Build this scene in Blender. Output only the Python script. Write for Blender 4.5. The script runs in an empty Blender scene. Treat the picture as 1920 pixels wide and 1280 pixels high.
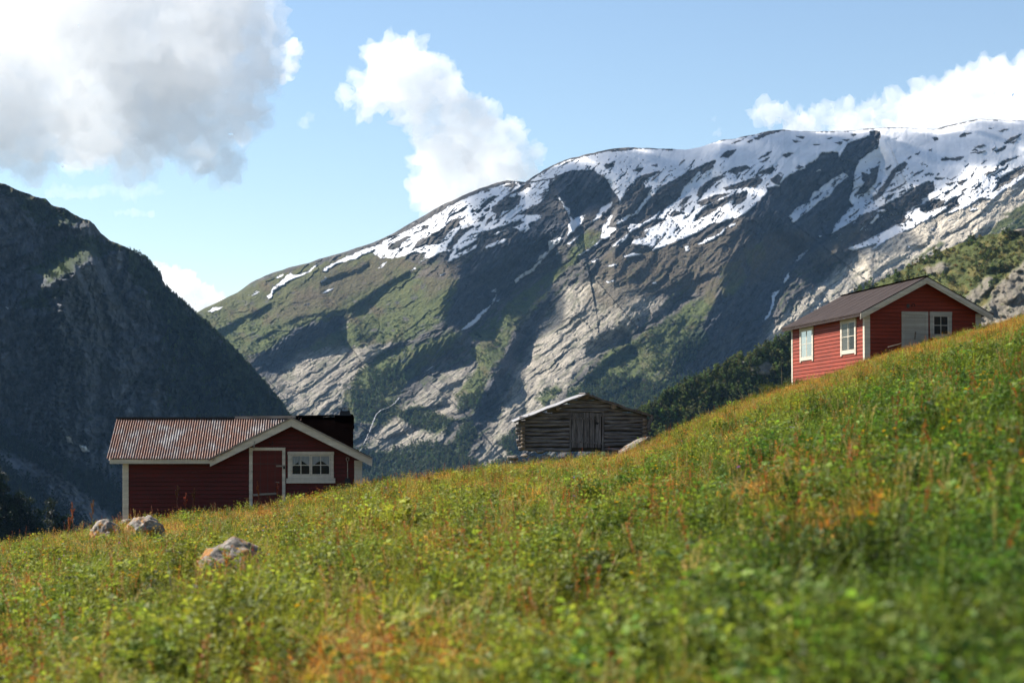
import bpy, bmesh, math, random
import numpy as np
from mathutils import Vector, Matrix, Euler
rng = np.random.default_rng(7)
random.seed(7)
SC = bpy.context.scene
COL = SC.collection
FPX = 3733.0          # focal length in pixels of a 1920 wide frame (70 mm on 36 mm)
HOR = 820.0           # image row of the horizon
SUN = Vector((-0.665, 0.335, 0.665)).normalized()   # direction towards the sun

# ------------------------------------------------------------------ helpers
def tag(o, label=None, cat=None, group=None, kind=None):
    if label: o['label'] = label
    if cat: o['category'] = cat
    if group: o['group'] = group
    if kind: o['kind'] = kind
    return o

def link(o, parent=None):
    COL.objects.link(o)
    if parent is not None: o.parent = parent
    return o

def empty(name, loc, rz=0.0):
    o = bpy.data.objects.new(name, None)
    o.location = loc; o.rotation_euler = (0, 0, rz)
    o.empty_display_size = 0.2
    return link(o)

def np_mesh(name, V, faces, mats=(), smooth=False, attrs=None, midx=None, edges=None):
    """V (N,3); faces: list of (M,k) int arrays"""
    me = bpy.data.meshes.new(name)
    V = np.asarray(V, dtype=np.float32)
    me.vertices.add(len(V)); me.vertices.foreach_set('co', V.ravel())
    faces = [np.asarray(f, dtype=np.int32) for f in faces if len(f)]
    if faces:
        loops = np.concatenate([f.ravel() for f in faces])
        tot = np.concatenate([np.full(len(f), f.shape[1], np.int32) for f in faces])
        start = np.concatenate([[0], np.cumsum(tot)[:-1]]).astype(np.int32)
        me.loops.add(len(loops)); me.loops.foreach_set('vertex_index', loops)
        me.polygons.add(len(tot)); me.polygons.foreach_set('loop_start', start)
        me.polygons.foreach_set('use_smooth', np.full(len(tot), smooth))
        if midx is not None: me.polygons.foreach_set('material_index', np.asarray(midx, np.int32))
    for m in mats: me.materials.append(m)
    for k, a in (attrs or {}).items():
        a = np.asarray(a)
        if a.dtype.kind in 'iu':
            at = me.attributes.new(k, 'INT', 'POINT'); at.data.foreach_set('value', a.astype(np.int32))
        elif a.ndim == 1:
            at = me.attributes.new(k, 'FLOAT', 'POINT'); at.data.foreach_set('value', a.astype(np.float32))
        elif a.shape[1] == 3:
            at = me.attributes.new(k, 'FLOAT_VECTOR', 'POINT'); at.data.foreach_set('vector', a.astype(np.float32).ravel())
        else:
            at = me.attributes.new(k, 'FLOAT_COLOR', 'POINT'); at.data.foreach_set('color', a.astype(np.float32).ravel())
    me.update(calc_edges=True)
    return me

def np_obj(name, *a, parent=None, **k):
    o = bpy.data.objects.new(name, np_mesh(name, *a, **k))
    return link(o, parent)

class MB:
    """collects simple solids into ONE mesh"""
    def __init__(s): s.v = []; s.f = []; s.mi = []
    def add(s, verts, faces, mi=0):
        b = len(s.v); s.v += [tuple(p) for p in verts]
        s.f += [tuple(i + b for i in f) for f in faces]; s.mi += [mi] * len(faces)
        return s
    def box(s, x0, x1, y0, y1, z0, z1, mi=0):
        return s.add([(x0,y0,z0),(x1,y0,z0),(x1,y1,z0),(x0,y1,z0),(x0,y0,z1),(x1,y0,z1),(x1,y1,z1),(x0,y1,z1)],
              [(3,2,1,0),(4,5,6,7),(0,1,5,4),(1,2,6,5),(2,3,7,6),(3,0,4,7)], mi)
    def prism(s, poly, y0, y1, mi=0):
        """poly in x,z (counter clockwise seen from -y), extruded y0..y1"""
        n = len(poly)
        v = [(p[0], y0, p[1]) for p in poly] + [(p[0], y1, p[1]) for p in poly]
        f = [tuple(range(n)), tuple(range(2*n-1, n-1, -1))]
        f += [(i, i+n, (i+1) % n + n, (i+1) % n) for i in range(n)]
        return s.add(v, f, mi)
    def bar(s, a, b, w, h=None, up=(0,0,1), mi=0):
        a = Vector(a); b = Vector(b); h = h or w
        d = (b-a).normalized(); u = Vector(up)
        if abs(d.dot(u)) > .98: u = Vector((0,1,0))
        r = d.cross(u).normalized()*w/2; u = r.cross(d).normalized()*h/2
        v = [a-r-u, a+r-u, a+r+u, a-r+u, b-r-u, b+r-u, b+r+u, b-r+u]
        return s.add(v, [(0,1,2,3),(7,6,5,4),(0,4,5,1),(1,5,6,2),(2,6,7,3),(3,7,4,0)], mi)
    def tube(s, pts, rad, n=8, mi=0, caps=True):
        pts = [Vector(p) for p in pts]
        if not isinstance(rad, (list, tuple)): rad = [rad]*len(pts)
        b = len(s.v); up = Vector((.13,.2,1)).normalized()
        for i, p in enumerate(pts):
            d = (pts[min(i+1, len(pts)-1)] - pts[max(i-1, 0)]).normalized()
            u = up if abs(d.dot(up)) < .95 else Vector((1,0,0))
            r = d.cross(u).normalized(); q = r.cross(d)
            for k in range(n):
                t = 2*math.pi*k/n
                s.v.append(tuple(p + (r*math.cos(t) + q*math.sin(t))*rad[i]))
        for i in range(len(pts)-1):
            for k in range(n):
                k2 = (k+1) % n
                s.f.append((b+i*n+k, b+i*n+k2, b+(i+1)*n+k2, b+(i+1)*n+k)); s.mi.append(mi)
        if caps:
            s.f.append(tuple(b+k for k in range(n-1,-1,-1))); s.mi.append(mi)
            e = b+(len(pts)-1)*n
            s.f.append(tuple(e+k for k in range(n))); s.mi.append(mi)
        return s
    def map(s, fn):
        s.v = [tuple(fn(*p)) for p in s.v]; return s
    def build(s, name, mats, parent=None, smooth=False, bevel=0.0, label=None):
        me = bpy.data.meshes.new(name)
        me.from_pydata(s.v, [], s.f)
        if not isinstance(mats, (list, tuple)): mats = [mats]
        for m in mats: me.materials.append(m)
        me.polygons.foreach_set('material_index', s.mi)
        me.polygons.foreach_set('use_smooth', [smooth]*len(s.f))
        bm = bmesh.new(); bm.from_mesh(me)
        bmesh.ops.recalc_face_normals(bm, faces=bm.faces[:]); bm.to_mesh(me); bm.free()
        me.update()
        o = bpy.data.objects.new(name, me); link(o, parent)
        if bevel:
            m = o.modifiers.new('bevel', 'BEVEL'); m.width = bevel; m.segments = 1; m.limit_method = 'ANGLE'
        if label: o['label'] = label
        return o

# ------------------------------------------------------------------ numpy noise
class Noise:
    def __init__(s, seed):
        r = np.random.default_rng(seed)
        s.p = np.concatenate([r.permutation(512)]*2).astype(np.int64)
        a = r.uniform(0, 2*np.pi, 512); s.gx = np.cos(a); s.gy = np.sin(a)
    def p2(s, x, y):
        xi = np.floor(x).astype(np.int64); yi = np.floor(y).astype(np.int64)
        xf = x-xi; yf = y-yi
        u = xf*xf*xf*(xf*(xf*6-15)+10); v = yf*yf*yf*(yf*(yf*6-15)+10)
        def g(ix, iy, dx, dy):
            h = s.p[(s.p[ix & 511] + iy) & 511]
            return s.gx[h]*dx + s.gy[h]*dy
        a = g(xi, yi, xf, yf); b = g(xi+1, yi, xf-1, yf)
        c = g(xi, yi+1, xf, yf-1); d = g(xi+1, yi+1, xf-1, yf-1)
        return ((a+(b-a)*u)*(1-v) + (c+(d-c)*u)*v)*1.4
    def fbm(s, x, y, o=5, lac=2.03, gain=.5):
        r = 0; a = 1; t = 0
        for i in range(o):
            r = r + a*s.p2(x + 17.3*i, y - 9.1*i); t += a; a *= gain; x = x*lac; y = y*lac
        return r/t
    def ridged(s, x, y, o=4, lac=2.1, gain=.5):
        r = 0; a = 1; t = 0
        for i in range(o):
            r = r + a*(1-2*np.abs(s.p2(x + 31.7*i, y + 5.3*i))); t += a; a *= gain; x = x*lac; y = y*lac
        return r/t
def facets(x, y, seed):
    """angular blocks: every cell is a tilted plane with its own offset"""
    n = Noise(seed); xi = np.floor(x).astype(np.int64); yi = np.floor(y).astype(np.int64)
    best = np.full(x.shape, 9.); out = np.zeros(x.shape); r = np.random.default_rng(seed).uniform(-1, 1, (5, 512))
    for dx in (-1, 0, 1):
        for dy in (-1, 0, 1):
            cx, cy = xi+dx, yi+dy; h = n.p[(n.p[cx & 511] + cy) & 511]
            ex = x-(cx+.5+.45*r[0][h]); ey = y-(cy+.5+.45*r[1][h]); d = ex*ex+ey*ey; m = d < best
            best = np.where(m, d, best); out = np.where(m, r[2][h]*.5 + ex*r[3][h] + ey*r[4][h], out)
    return out
N1, N2, N3, N4 = Noise(1), Noise(2), Noise(3), Noise(4)
def sstep(a, b, x):
    t = np.clip((x-a)/(b-a), 0, 1); return t*t*(3-2*t)
def lerp3(A, c, m):
    return A*(1-m[..., None]) + np.asarray(c)*m[..., None]

# ------------------------------------------------------------------ materials
def new_mat(name):
    m = bpy.data.materials.new(name); m.use_nodes = True
    nt = m.node_tree; nt.nodes.clear()
    return m, nt
class NB:
    def __init__(s, nt): s.nt = nt
    def n(s, t, **k):
        nd = s.nt.nodes.new(t)
        for a, v in k.items():
            if a.startswith('i_'):
                nd.inputs[int(a[2:]) if a[2:].isdigit() else a[2:].replace('_', ' ')].default_value = v
            else: setattr(nd, a, v)
        return nd
    def l(s, a, b): s.nt.links.new(a, b)
    def noise(s, vec, scale, detail=4, rough=.55, dist=0.0):
        nd = s.n('ShaderNodeTexNoise'); nd.inputs['Scale'].default_value = scale
        nd.inputs['Detail'].default_value = detail; nd.inputs['Roughness'].default_value = rough
        nd.inputs['Distortion'].default_value = dist
        if vec is not None: s.l(vec, nd.inputs['Vector'])
        return nd.outputs['Fac']
    def ramp(s, fac, stops):
        nd = s.n('ShaderNodeValToRGB'); cr = nd.color_ramp
        while len(cr.elements) < len(stops): cr.elements.new(.5)
        for e, (p, c) in zip(cr.elements, stops):
            e.position = p; e.color = (*c, 1) if not np.isscalar(c) else (c, c, c, 1)
        s.l(fac, nd.inputs['Fac']); return nd.outputs['Color']
    def mix(s, fac, a, b, mode='MIX'):
        nd = s.n('ShaderNodeMix', data_type='RGBA', blend_type=mode)
        for v, i in ((fac, 0), (a, 6), (b, 7)):
            if hasattr(v, 'links'): s.l(v, nd.inputs[i])
            else: nd.inputs[i].default_value = (*v, 1) if not np.isscalar(v) else v
        return nd.outputs[2]
    def math(s, op, a, b=0.0, clamp=False):
        nd = s.n('ShaderNodeMath', operation=op, use_clamp=clamp)
        for v, i in ((a, 0), (b, 1)):
            if hasattr(v, 'links'): s.l(v, nd.inputs[i])
            else: nd.inputs[i].default_value = v
        return nd.outputs[0]
    def mapping(s, vec, scale=(1,1,1), rot=(0,0,0)):
        nd = s.n('ShaderNodeMapping'); nd.inputs['Scale'].default_value = scale; nd.inputs['Rotation'].default_value = rot
        s.l(vec, nd.inputs['Vector']); return nd.outputs[0]
    def obj(s): return s.n('ShaderNodeTexCoord').outputs['Object']
    def bump(s, h, strength, dist):
        nd = s.n('ShaderNodeBump'); nd.inputs['Strength'].default_value = strength; nd.inputs['Distance'].default_value = dist
        s.l(h, nd.inputs['Height']); return nd.outputs[0]
    def out(s, col, rough=.8, normal=None, spec=.3, metal=0.0):
        p = s.n('ShaderNodeBsdfPrincipled')
        if hasattr(col, 'links'): s.l(col, p.inputs['Base Color'])
        else: p.inputs['Base Color'].default_value = (*col, 1)
        if hasattr(rough, 'links'): s.l(rough, p.inputs['Roughness'])
        else: p.inputs['Roughness'].default_value = rough
        p.inputs['Specular IOR Level'].default_value = spec
        p.inputs['Metallic'].default_value = metal
        if normal is not None: s.l(normal, p.inputs['Normal'])
        o = s.n('ShaderNodeOutputMaterial'); s.l(p.outputs[0], o.inputs[0]); return p

def mat_terrain(name, sc=1.0, bump=.6):
    m, nt = new_mat(name); b = NB(nt)
    at = b.n('ShaderNodeAttribute', attribute_name='alb')
    co = b.obj()
    n1 = b.noise(co, .02*sc, 8, .7); n2 = b.noise(co, .12*sc, 5, .65)
    k = b.math('ADD', b.math('MULTIPLY', n1, .55), b.math('MULTIPLY', n2, .85))
    k = b.math('ADD', k, .3)
    col = b.mix(1.0, at.outputs['Color'], k, 'MULTIPLY')
    snow = at.outputs['Alpha']
    col = b.mix(snow, col, at.outputs['Color'])
    inv = b.math('SUBTRACT', 1.0, snow)
    h = b.math('MULTIPLY', b.math('ADD', n1, b.math('MULTIPLY', n2, .5)), b.math('ADD', b.math('MULTIPLY', inv, .93), .07))
    b.out(col, .92, b.bump(h, bump, 14/sc), .15)
    return m
# ------------------------------------------------------------------ far terrain, built as relief surfaces at their own distances
def seg_dist(U, V, pts, closed=False):
    """distance to polyline, signed side (positive = right/below of direction upper-right -> lower-left), t along"""
    best = np.full(U.shape, 1e9); side = np.zeros(U.shape); tt = np.zeros(U.shape)
    n = len(pts); tot = sum(math.dist(pts[i], pts[i+1]) for i in range(n-1)); acc = 0
    for i in range(n-1):
        ax, ay = pts[i]; bx, by = pts[i+1]; dx, dy = bx-ax, by-ay; L2 = dx*dx+dy*dy
        t = ((U-ax)*dx + (V-ay)*dy)/L2; tc = np.clip(t, 0, 1)
        d = np.hypot(U-ax-tc*dx, V-ay-tc*dy)
        cr = (dx*(V-ay) - dy*(U-ax))
        m = d < best
        val = -np.sign(cr)*d
        out_ = ((t < 0) if i == 0 else np.zeros_like(t, bool)) | ((t > 1) if i == n-2 else np.zeros_like(t, bool))
        val = np.where(out_, -cr/math.sqrt(L2), val)
        best[m] = d[m]; side[m] = val[m]
        tt[m] = (acc + tc[m]*math.sqrt(L2))/tot
        acc += math.sqrt(L2)
    return side, tt

def poly_sdf(U, V, pts):
    """positive inside"""
    best = np.full(U.shape, 1e9); inside = np.zeros(U.shape, bool)
    n = len(pts)
    for i in range(n):
        ax, ay = pts[i]; bx, by = pts[(i+1) % n]; dx, dy = bx-ax, by-ay
        t = np.clip(((U-ax)*dx + (V-ay)*dy)/max(dx*dx+dy*dy, 1e-9), 0, 1)
        best = np.minimum(best, np.hypot(U-ax-t*dx, V-ay-t*dy))
        if ay != by:
            c = ((ay > V) != (by > V)) & (U < (bx-ax)*(V-ay)/(by-ay) + ax)
            inside ^= c
    return np.where(inside, best, -best)

def field(shape, U, V, polys, soft, pad=12, combine='max'):
    """soft mask of a set of polygons, evaluated only near each one"""
    out = np.zeros(shape)
    ucol = U.mean(0)
    for p in polys:
        p = np.asarray(p, float)
        x0, x1 = p[:,0].min()-pad-soft, p[:,0].max()+pad+soft
        y0, y1 = p[:,1].min()-pad-soft, p[:,1].max()+pad+soft
        c = np.where((ucol > x0-14) & (ucol < x1+14))[0]
        if not len(c): continue
        sl = slice(c[0], c[-1]+1)
        u, v = U[:, sl], V[:, sl]
        m = (v > y0) & (v < y1)
        if not m.any(): continue
        d = poly_sdf(u[m], v[m], p)
        o = out[:, sl]; o[m] = np.maximum(o[m], sstep(-soft, soft, d))
    return out

def interp(u, pts):
    p = np.asarray(pts, float); return np.interp(u, p[:,0], p[:,1])

def relief(U, V, D, scarps):
    for pts, w, A, L in scarps:
        s, t = seg_dist(U, V, pts)
        end = sstep(0, .12, t)*sstep(0, .12, 1-t)*.8 + .2
        total = max(60, L)
        e2 = np.exp(-np.maximum(0, -999))
        f = sstep(0, 1, np.clip(s/w, 0, 1))*np.exp(-np.maximum(0, s-w)/L)
        # fade beyond the polyline ends
        ends = np.minimum(np.hypot(U-pts[0][0], V-pts[0][1]), np.hypot(U-pts[-1][0], V-pts[-1][1]))
        edge = ((t <= 0) | (t >= 1))
        f = np.where(edge, f*np.exp(-ends/(w*1.2)), f)
        D = D + A*f*end
    return D

def surf(name, U, V, D, back, mat, alb, front=((-60,-30),(-260,None)), smooth=True):
    """grid surface: rows from skyline down; 'back' = list of (dDistance, dz) rows continuing behind the skyline"""
    X = (U-960)/FPX*D; Y = D; Z = (HOR-V)/FPX*D
    rows, cols = U.shape
    P = np.stack([X, Y, Z], -1)
    pre = []
    A = alb
    for dd, dz in back:
        q = P[0].copy(); q[:,0] *= (q[:,1]+dd)/q[:,1]; q[:,1] += dd; q[:,2] += dz
        pre.append(q)
    if pre:
        P = np.concatenate([np.stack(pre), P], 0)
        A = np.concatenate([np.repeat(alb[:1], len(pre), 0), alb], 0)
    npre = len(pre)
    for dd, dz in front:      # run out onto the valley floor
        q = P[-1].copy() if dz is None else P[-1].copy()
        base = P[-1]
        q[:,0] = base[:,0]*(base[:,1]+dd)/base[:,1]; q[:,1] = base[:,1]+dd
        q[:,2] = -191.0 if dz is None else base[:,2]+dz
        P = np.concatenate([P, q[None]], 0); A = np.concatenate([A, A[-1:]], 0)
    R = P.shape[0]
    idx = np.arange(R*cols).reshape(R, cols)
    F = np.stack([idx[:-1,:-1], idx[1:,:-1], idx[1:,1:], idx[:-1,1:]], -1).reshape(-1, 4)
    o = np_obj(name, P.reshape(-1,3), [F], mats=[mat], smooth=smooth, attrs={'alb': A.reshape(-1,4)})
    return o, P[npre:npre+rows]

def grid(u0, u1, nu, rows, sky, vbot):
    u = np.linspace(u0, u1, nu); t = np.linspace(0, 1, rows)
    sv = sky(u)
    U = np.repeat(u[None], rows, 0); T = np.repeat(t[:,None], nu, 1)
    V = sv[None] + T*(vbot(u)[None]-sv[None])
    return u, U, V, T

# ---- the snow-topped mountain
SKY_M = [(200,690),(300,622),(360,590),(390,575),(420,560),(445,548),(470,530),(500,515),(520,508),(550,500),(580,492),(610,482),(640,474),(670,464),(700,455),(740,436),(770,418),(800,401),(830,384),(850,375),(880,361),(900,353),(930,343),(952,338),(985,341),(1000,331),(1020,318),(1040,309),(1060,299),(1083,294),(1110,287),(1140,280),(1160,277.5),(1185,276.5),(1215,277.5),(1240,279.5),(1262,279),(1285,281),(1310,277),(1350,263),(1380,260),(1400,255),(1420,251),(1440,245.5),(1470,243),(1500,246),(1530,247),(1560,245.5),(1600,245.5),(1630,241),(1660,239),(1700,239.5),(1730,242),(1757,242),(1775,236),(1800,231),(1820,226),(1840,223.5),(1860,224),(1880,226),(1920,226),(2000,224),(2150,215)]
SNOW = [
 [(705,462),(720,452),(752,438),(795,416),(830,395),(860,378),(900,360),(950,344),(965,341),(978,346),(1000,342),(1030,337),(1032,345),(1027,362),(1014,380),(995,388),(972,402),(1018,404),(1010,412),(990,420),(995,428),(982,436),(960,426),(930,440),(920,444),(895,450),(875,462),(860,470),(845,485),(838,490),(848,470),(826,474),(800,484),(786,494),(800,474),(770,474),(745,484),(712,484),(700,475)],
 [(992,341),(1012,327),(1040,311),(1062,301),(1083,297),(1110,290),(1150,281.5),(1180,279),(1200,279),(1240,280),(1300,278),(1350,264),(1400,257),(1440,247),(1480,244),(1530,248),(1600,246),(1650,240),(1700,240),(1760,243),(1800,232),(1840,224),(1880,226),(2000,226),(2160,216),(2160,250),(1990,280),(1920,311),(1893,324),(1874,335),(1817,361),(1802,365),(1782,374),(1773,383),(1720,387),(1701,400),(1690,395),(1670,387),(1662,386),(1619,402),(1586,423),(1557,439),(1566,421),(1586,399),(1597,384),(1592,373),(1599,351),(1603,318),(1610,303),(1627,288),(1647,277),(1650,246),(1630,246),(1632,255),(1610,262),(1590,268),(1579,286),(1575,297),(1571,286),(1540,286),(1533,297),(1527,303),(1509,316),(1481,327),(1468,338),(1461,349),(1437,353),(1439,362),(1422,378),(1407,393),(1390,405),(1357,415),(1332,420),(1312,435),(1295,442),(1262,455),(1225,470),(1214,460),(1195,458),(1182,457),(1190,448),(1212,445),(1208,432),(1225,424),(1250,412),(1230,410),(1200,425),(1182,436),(1176,428),(1195,400),(1180,408),(1168,402),(1160,372),(1150,358),(1137,337),(1125,327),(1112,319),(1072,320),(1050,327),(1032,335)],
 [(1620,453),(1648,438),(1683,421),(1694,416),(1700,400),(1723,388),(1735,398),(1777,385),(1775,391),(1752,407),(1722,420),(1715,427),(1680,440),(1652,458),(1633,470),(1645,456),(1615,466),(1600,471),(1588,466)],
 [(1794,378),(1802,367),(1861,337),(1874,336),(1861,361),(1870,355),(1920,324),(1990,296),(1990,306),(1920,335),(1878,360),(1866,372),(1850,385),(1848,384),(1862,374),(1838,372),(1815,388),(1775,402),(1772,402),(1800,385)],
 [(1815,396),(1825,390),(1838,390),(1828,395)],[(1774,413),(1787,410),(1780,414)],[(1744,430),(1752,427),(1748,432)],[(1770,437),(1776,432),(1774,436)],[(1699,465),(1705,460),(1707,465)],
 [(1640,397),(1669,387),(1665,395),(1647,398)],[(1630,420),(1647,400),(1647,408),(1635,420)],[(1612,433),(1620,425),(1623,424),(1617,430)],
 [(1045,367),(1052,372),(1060,387),(1069,392),(1066,405),(1075,410),(1097,402),(1090,420),(1075,435),(1062,444),(1066,432),(1065,420),(1070,415),(1060,392)],
 [(1028,452),(1050,446),(1058,447),(1040,462),(1028,475),(1015,490),(1000,508),(975,523),(967,530),(965,525),(975,515),(1000,502),(1012,480),(1028,470)],
 [(862,620),(869,613),(890,597),(906,581),(920,571),(930,552),(929,563),(910,585),(894,603),(874,617)],[(921,548),(930,541),(929,548)],[(930,566),(938,560),(934,565)],
 [(604,509),(608,502),(618,497),(650,480),(690,465),(710,459),(705,468),(680,478),(667,485),(642,492),(630,495),(612,508)],
 [(510,540),(520,532),(540,515),(545,512),(550,516),(575,510),(590,497),(596,496),(580,510),(560,520),(547,524),(535,532),(520,540),(511,550),(510,557),(504,561),(500,554),(507,550)],
 [(515,520),(530,513),(532,515),(520,522)],[(465,554),(480,546),(487,547),(480,553)],[(389,583),(400,576),(418,575),(412,580),(398,585)],
 [(597,530),(612,518),(613,521),(603,530)],[(603,550),(615,542),(628,539),(615,548)],[(570,571),(580,567),(575,571)],[(708,504),(720,492),(724,491),(718,500)],[(768,508),(780,500),(781,503)],
 [(839,490),(850,480),(880,465),(894,459),(893,465),(865,480),(842,491)],[(870,456),(874,450),(885,447),(877,458)],[(910,464),(920,456),(945,447),(951,449),(945,455),(925,462),(912,467)],
 [(825,515),(835,512),(828,517)],[(857,498),(866,496),(858,499)],[(901,472),(907,470),(905,473)],
 [(1063,457),(1080,445),(1088,439),(1080,450),(1068,459)],[(1040,477),(1050,470),(1046,477)],
 [(1147,462),(1160,450),(1182,436),(1172,450),(1155,462)],
 [(1307,458),(1325,447),(1350,438),(1355,429),(1363,426),(1353,440),(1330,452),(1312,459)],[(1365,424),(1378,417),(1380,422),(1370,427)],
 [(1282,462),(1292,460),(1292,470),(1285,472)],[(1168,481),(1185,474),(1205,477),(1190,480),(1170,483)],[(1135,500),(1160,493),(1148,500)],[(1135,528),(1150,524),(1153,526),(1140,530)],[(1222,531),(1230,527),(1231,532),(1224,533)],
 [(1102,422),(1115,410),(1125,392),(1150,376),(1143,390),(1122,410)],[(1125,445),(1130,425),(1145,402),(1149,402),(1140,425),(1157,428),(1136,449),(1130,448)],[(1155,420),(1165,408),(1181,403),(1175,412),(1160,421)],
 [(1082,481),(1105,465),(1130,447),(1120,458),(1095,475)],[(1108,491),(1120,485),(1123,486),(1112,492)],
 [(1430,602),(1445,580),(1446,565),(1447,550),(1463,543),(1453,557),(1452,570),(1448,582),(1440,597)],[(1470,529),(1475,515),(1479,511),(1479,520),(1472,531)],[(1491,491),(1500,478),(1516,467),(1502,485)],
 [(1479,406),(1494,388),(1518,380),(1522,364),(1540,351),(1557,338),(1582,323),(1590,331),(1577,342),(1566,351),(1557,367),(1540,375),(1525,388),(1518,395),(1505,402),(1496,412),(1487,418)],
 [(1528,323),(1537,317),(1539,320)],[(1534,441),(1541,442),(1536,445)],
]
def z2(*p): return [(700+a/4, 260+b/4) for a, b in p]
DARK = [
 z2((800,520),(820,480),(900,430),(945,430),(900,460),(840,510)),
 z2((880,550),(900,510),(960,460),(1040,400),(1160,330),(1190,355),(1100,400),(1050,410),(1010,440),(1110,430),(1090,480),(1050,530),(970,540),(940,600),(905,610),(930,560)),
 z2((560,630),(600,605),(700,595),(640,620),(660,650),(570,690),(540,740),(480,790),(400,800),(280,840),(330,770),(400,740),(440,710),(490,690),(540,660)),
 z2((560,590),(600,560),(700,515),(715,520),(640,560)),z2((100,830),(130,790),(250,730),(280,735),(210,790),(200,810),(150,835)),
 z2((540,830),(600,740),(640,690),(740,650),(765,655),(700,700),(650,740),(630,780),(580,830)),
 z2((700,735),(860,690),(960,660),(1100,610),(1130,630),(1010,680),(930,700),(850,750),(780,750),(800,700)),
 z2((780,625),(800,595),(835,588),(815,620)),z2((840,640),(860,600),(890,585),(895,610)),z2((800,575),(830,558),(825,575)),z2((725,550),(750,532),(755,545)),z2((360,660),(415,645),(405,675),(375,680)),z2((980,352),(1060,335),(1090,345),(1050,365),(1000,362)),z2((830,540),(870,515),(865,540),(845,552)),
 [(1180,420),(1200,395),(1215,375),(1240,350),(1265,337),(1290,322),(1312,312),(1340,301),(1342,303),(1335,315),(1318,327),(1311,322),(1292,340),(1280,355),(1275,370),(1255,385),(1235,398),(1205,418)],
 [(1160,397),(1165,372),(1190,340),(1200,330),(1235,320),(1237,324),(1217,333),(1206,343),(1209,353),(1222,350),(1215,365),(1200,385),(1190,400),(1170,405)],
 [(1306,367),(1312,352),(1330,338),(1350,330),(1362,330),(1340,342),(1325,358),(1312,370)],[(1350,295),(1360,285),(1380,280),(1375,288),(1365,296)],[(1364,322),(1375,315),(1400,310),(1408,315),(1395,320),(1380,327)],
 [(1305,382),(1320,373),(1345,365),(1370,362),(1345,375),(1320,385)],[(1318,392),(1340,378),(1375,365),(1400,358),(1402,366),(1390,382),(1372,385),(1378,372),(1355,385),(1330,402),(1300,417),(1305,405)],
 [(1357,352),(1375,347),(1400,338),(1425,330),(1420,342),(1395,352),(1375,355),(1360,356)],[(1250,405),(1265,395),(1285,400),(1265,405)],[(1270,388),(1285,370),(1298,366),(1285,382)],
 [(1132,312),(1135,306),(1152,307),(1150,313),(1138,316)],[(1185,320),(1200,315),(1207,316),(1200,322)],[(1220,310),(1232,307),(1232,313)],[(1145,285),(1155,280),(1175,274),(1215,276),(1190,280),(1160,284)],[(1242,281),(1250,276),(1262,278),(1260,283)],[(1020,330),(1050,312),(1080,298),(1104,288),(1090,293),(1060,305),(1040,318)],
 [(1370,270),(1395,260),(1385,267)],[(1400,266),(1412,262),(1405,268)],
 [(1414,260),(1440,244),(1478,241),(1445,252),(1420,262)],[(1420,299),(1440,286),(1446,284),(1440,292)],[(1424,305),(1440,296),(1443,296),(1435,303)],[(1467,292),(1480,286),(1487,288),(1475,296)],
 [(1420,325),(1450,310),(1448,325),(1420,328),(1430,340),(1415,352),(1400,350),(1412,340)],[(1445,335),(1458,327),(1468,332),(1460,347),(1448,343)],[(1492,315),(1500,310),(1507,314),(1500,317)],[(1510,310),(1528,300),(1525,310),(1512,316)],
 [(1491,255),(1508,257),(1505,260)],[(1484,263),(1502,266),(1490,267)],[(1522,271),(1538,272),(1530,274)],[(1549,260),(1562,258),(1555,262)],[(1580,262),(1595,262),(1585,265)],[(1596,252),(1606,251),(1600,255)],[(1565,268),(1580,266),(1575,271)],
 [(1649,310),(1647,321),(1643,340),(1621,364),(1601,367),(1623,342),(1616,338),(1616,323),(1630,328),(1632,316)],[(1674,318),(1695,303),(1701,308),(1693,320),(1680,325),(1671,340),(1652,369),(1638,377),(1636,371),(1658,345)],
 [(1659,361),(1683,350),(1701,340),(1694,347),(1675,358)],[(1657,379),(1665,367),(1678,361),(1672,371)],
 [(1648,389),(1692,367),(1707,354),(1738,341),(1749,341),(1753,357),(1729,374),(1727,383),(1714,387),(1700,398),(1680,400),(1660,395)],[(1724,386),(1740,378),(1760,373),(1775,378),(1758,390),(1735,399),(1726,395)],
 [(1661,318),(1668,309),(1671,311),(1664,319)],[(1711,330),(1722,322),(1726,323),(1715,331)],[(1733,328),(1746,324),(1737,331)],[(1752,333),(1772,334),(1765,337),(1753,337)],[(1794,342),(1805,337),(1812,338),(1802,348)],[(1771,345),(1790,341),(1780,347)],[(1771,362),(1780,358),(1783,361),(1772,366)],
 [(1764,301),(1772,295),(1780,298),(1808,293),(1800,301),(1785,301)],[(1798,258),(1805,250),(1824,248),(1810,256)],[(1826,276),(1845,270),(1849,273),(1835,278)],[(1820,286),(1850,283),(1835,288)],[(1821,283),(1830,279),(1833,283)],[(1858,281),(1866,275),(1863,282)],[(1866,283),(1888,272),(1885,280),(1868,287)],[(1882,269),(1895,258),(1916,251),(1910,258),(1890,270)],[(1894,269),(1908,262),(1900,270)],[(1872,307),(1885,300),(1912,293),(1890,303),(1880,311)],[(1863,316),(1873,310),(1871,317)],[(1863,329),(1893,308),(1886,317)],[(1816,362),(1843,341),(1836,351)],[(1869,246),(1890,241),(1880,247)],[(1853,242),(1863,239),(1860,243)],[(1750,260),(1757,256),(1760,262),(1752,264)],[(1740,282),(1748,279),(1744,284)],[(1716,290),(1726,284),(1720,291)],[(1700,300),(1709,293),(1708,297)],
]
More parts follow.
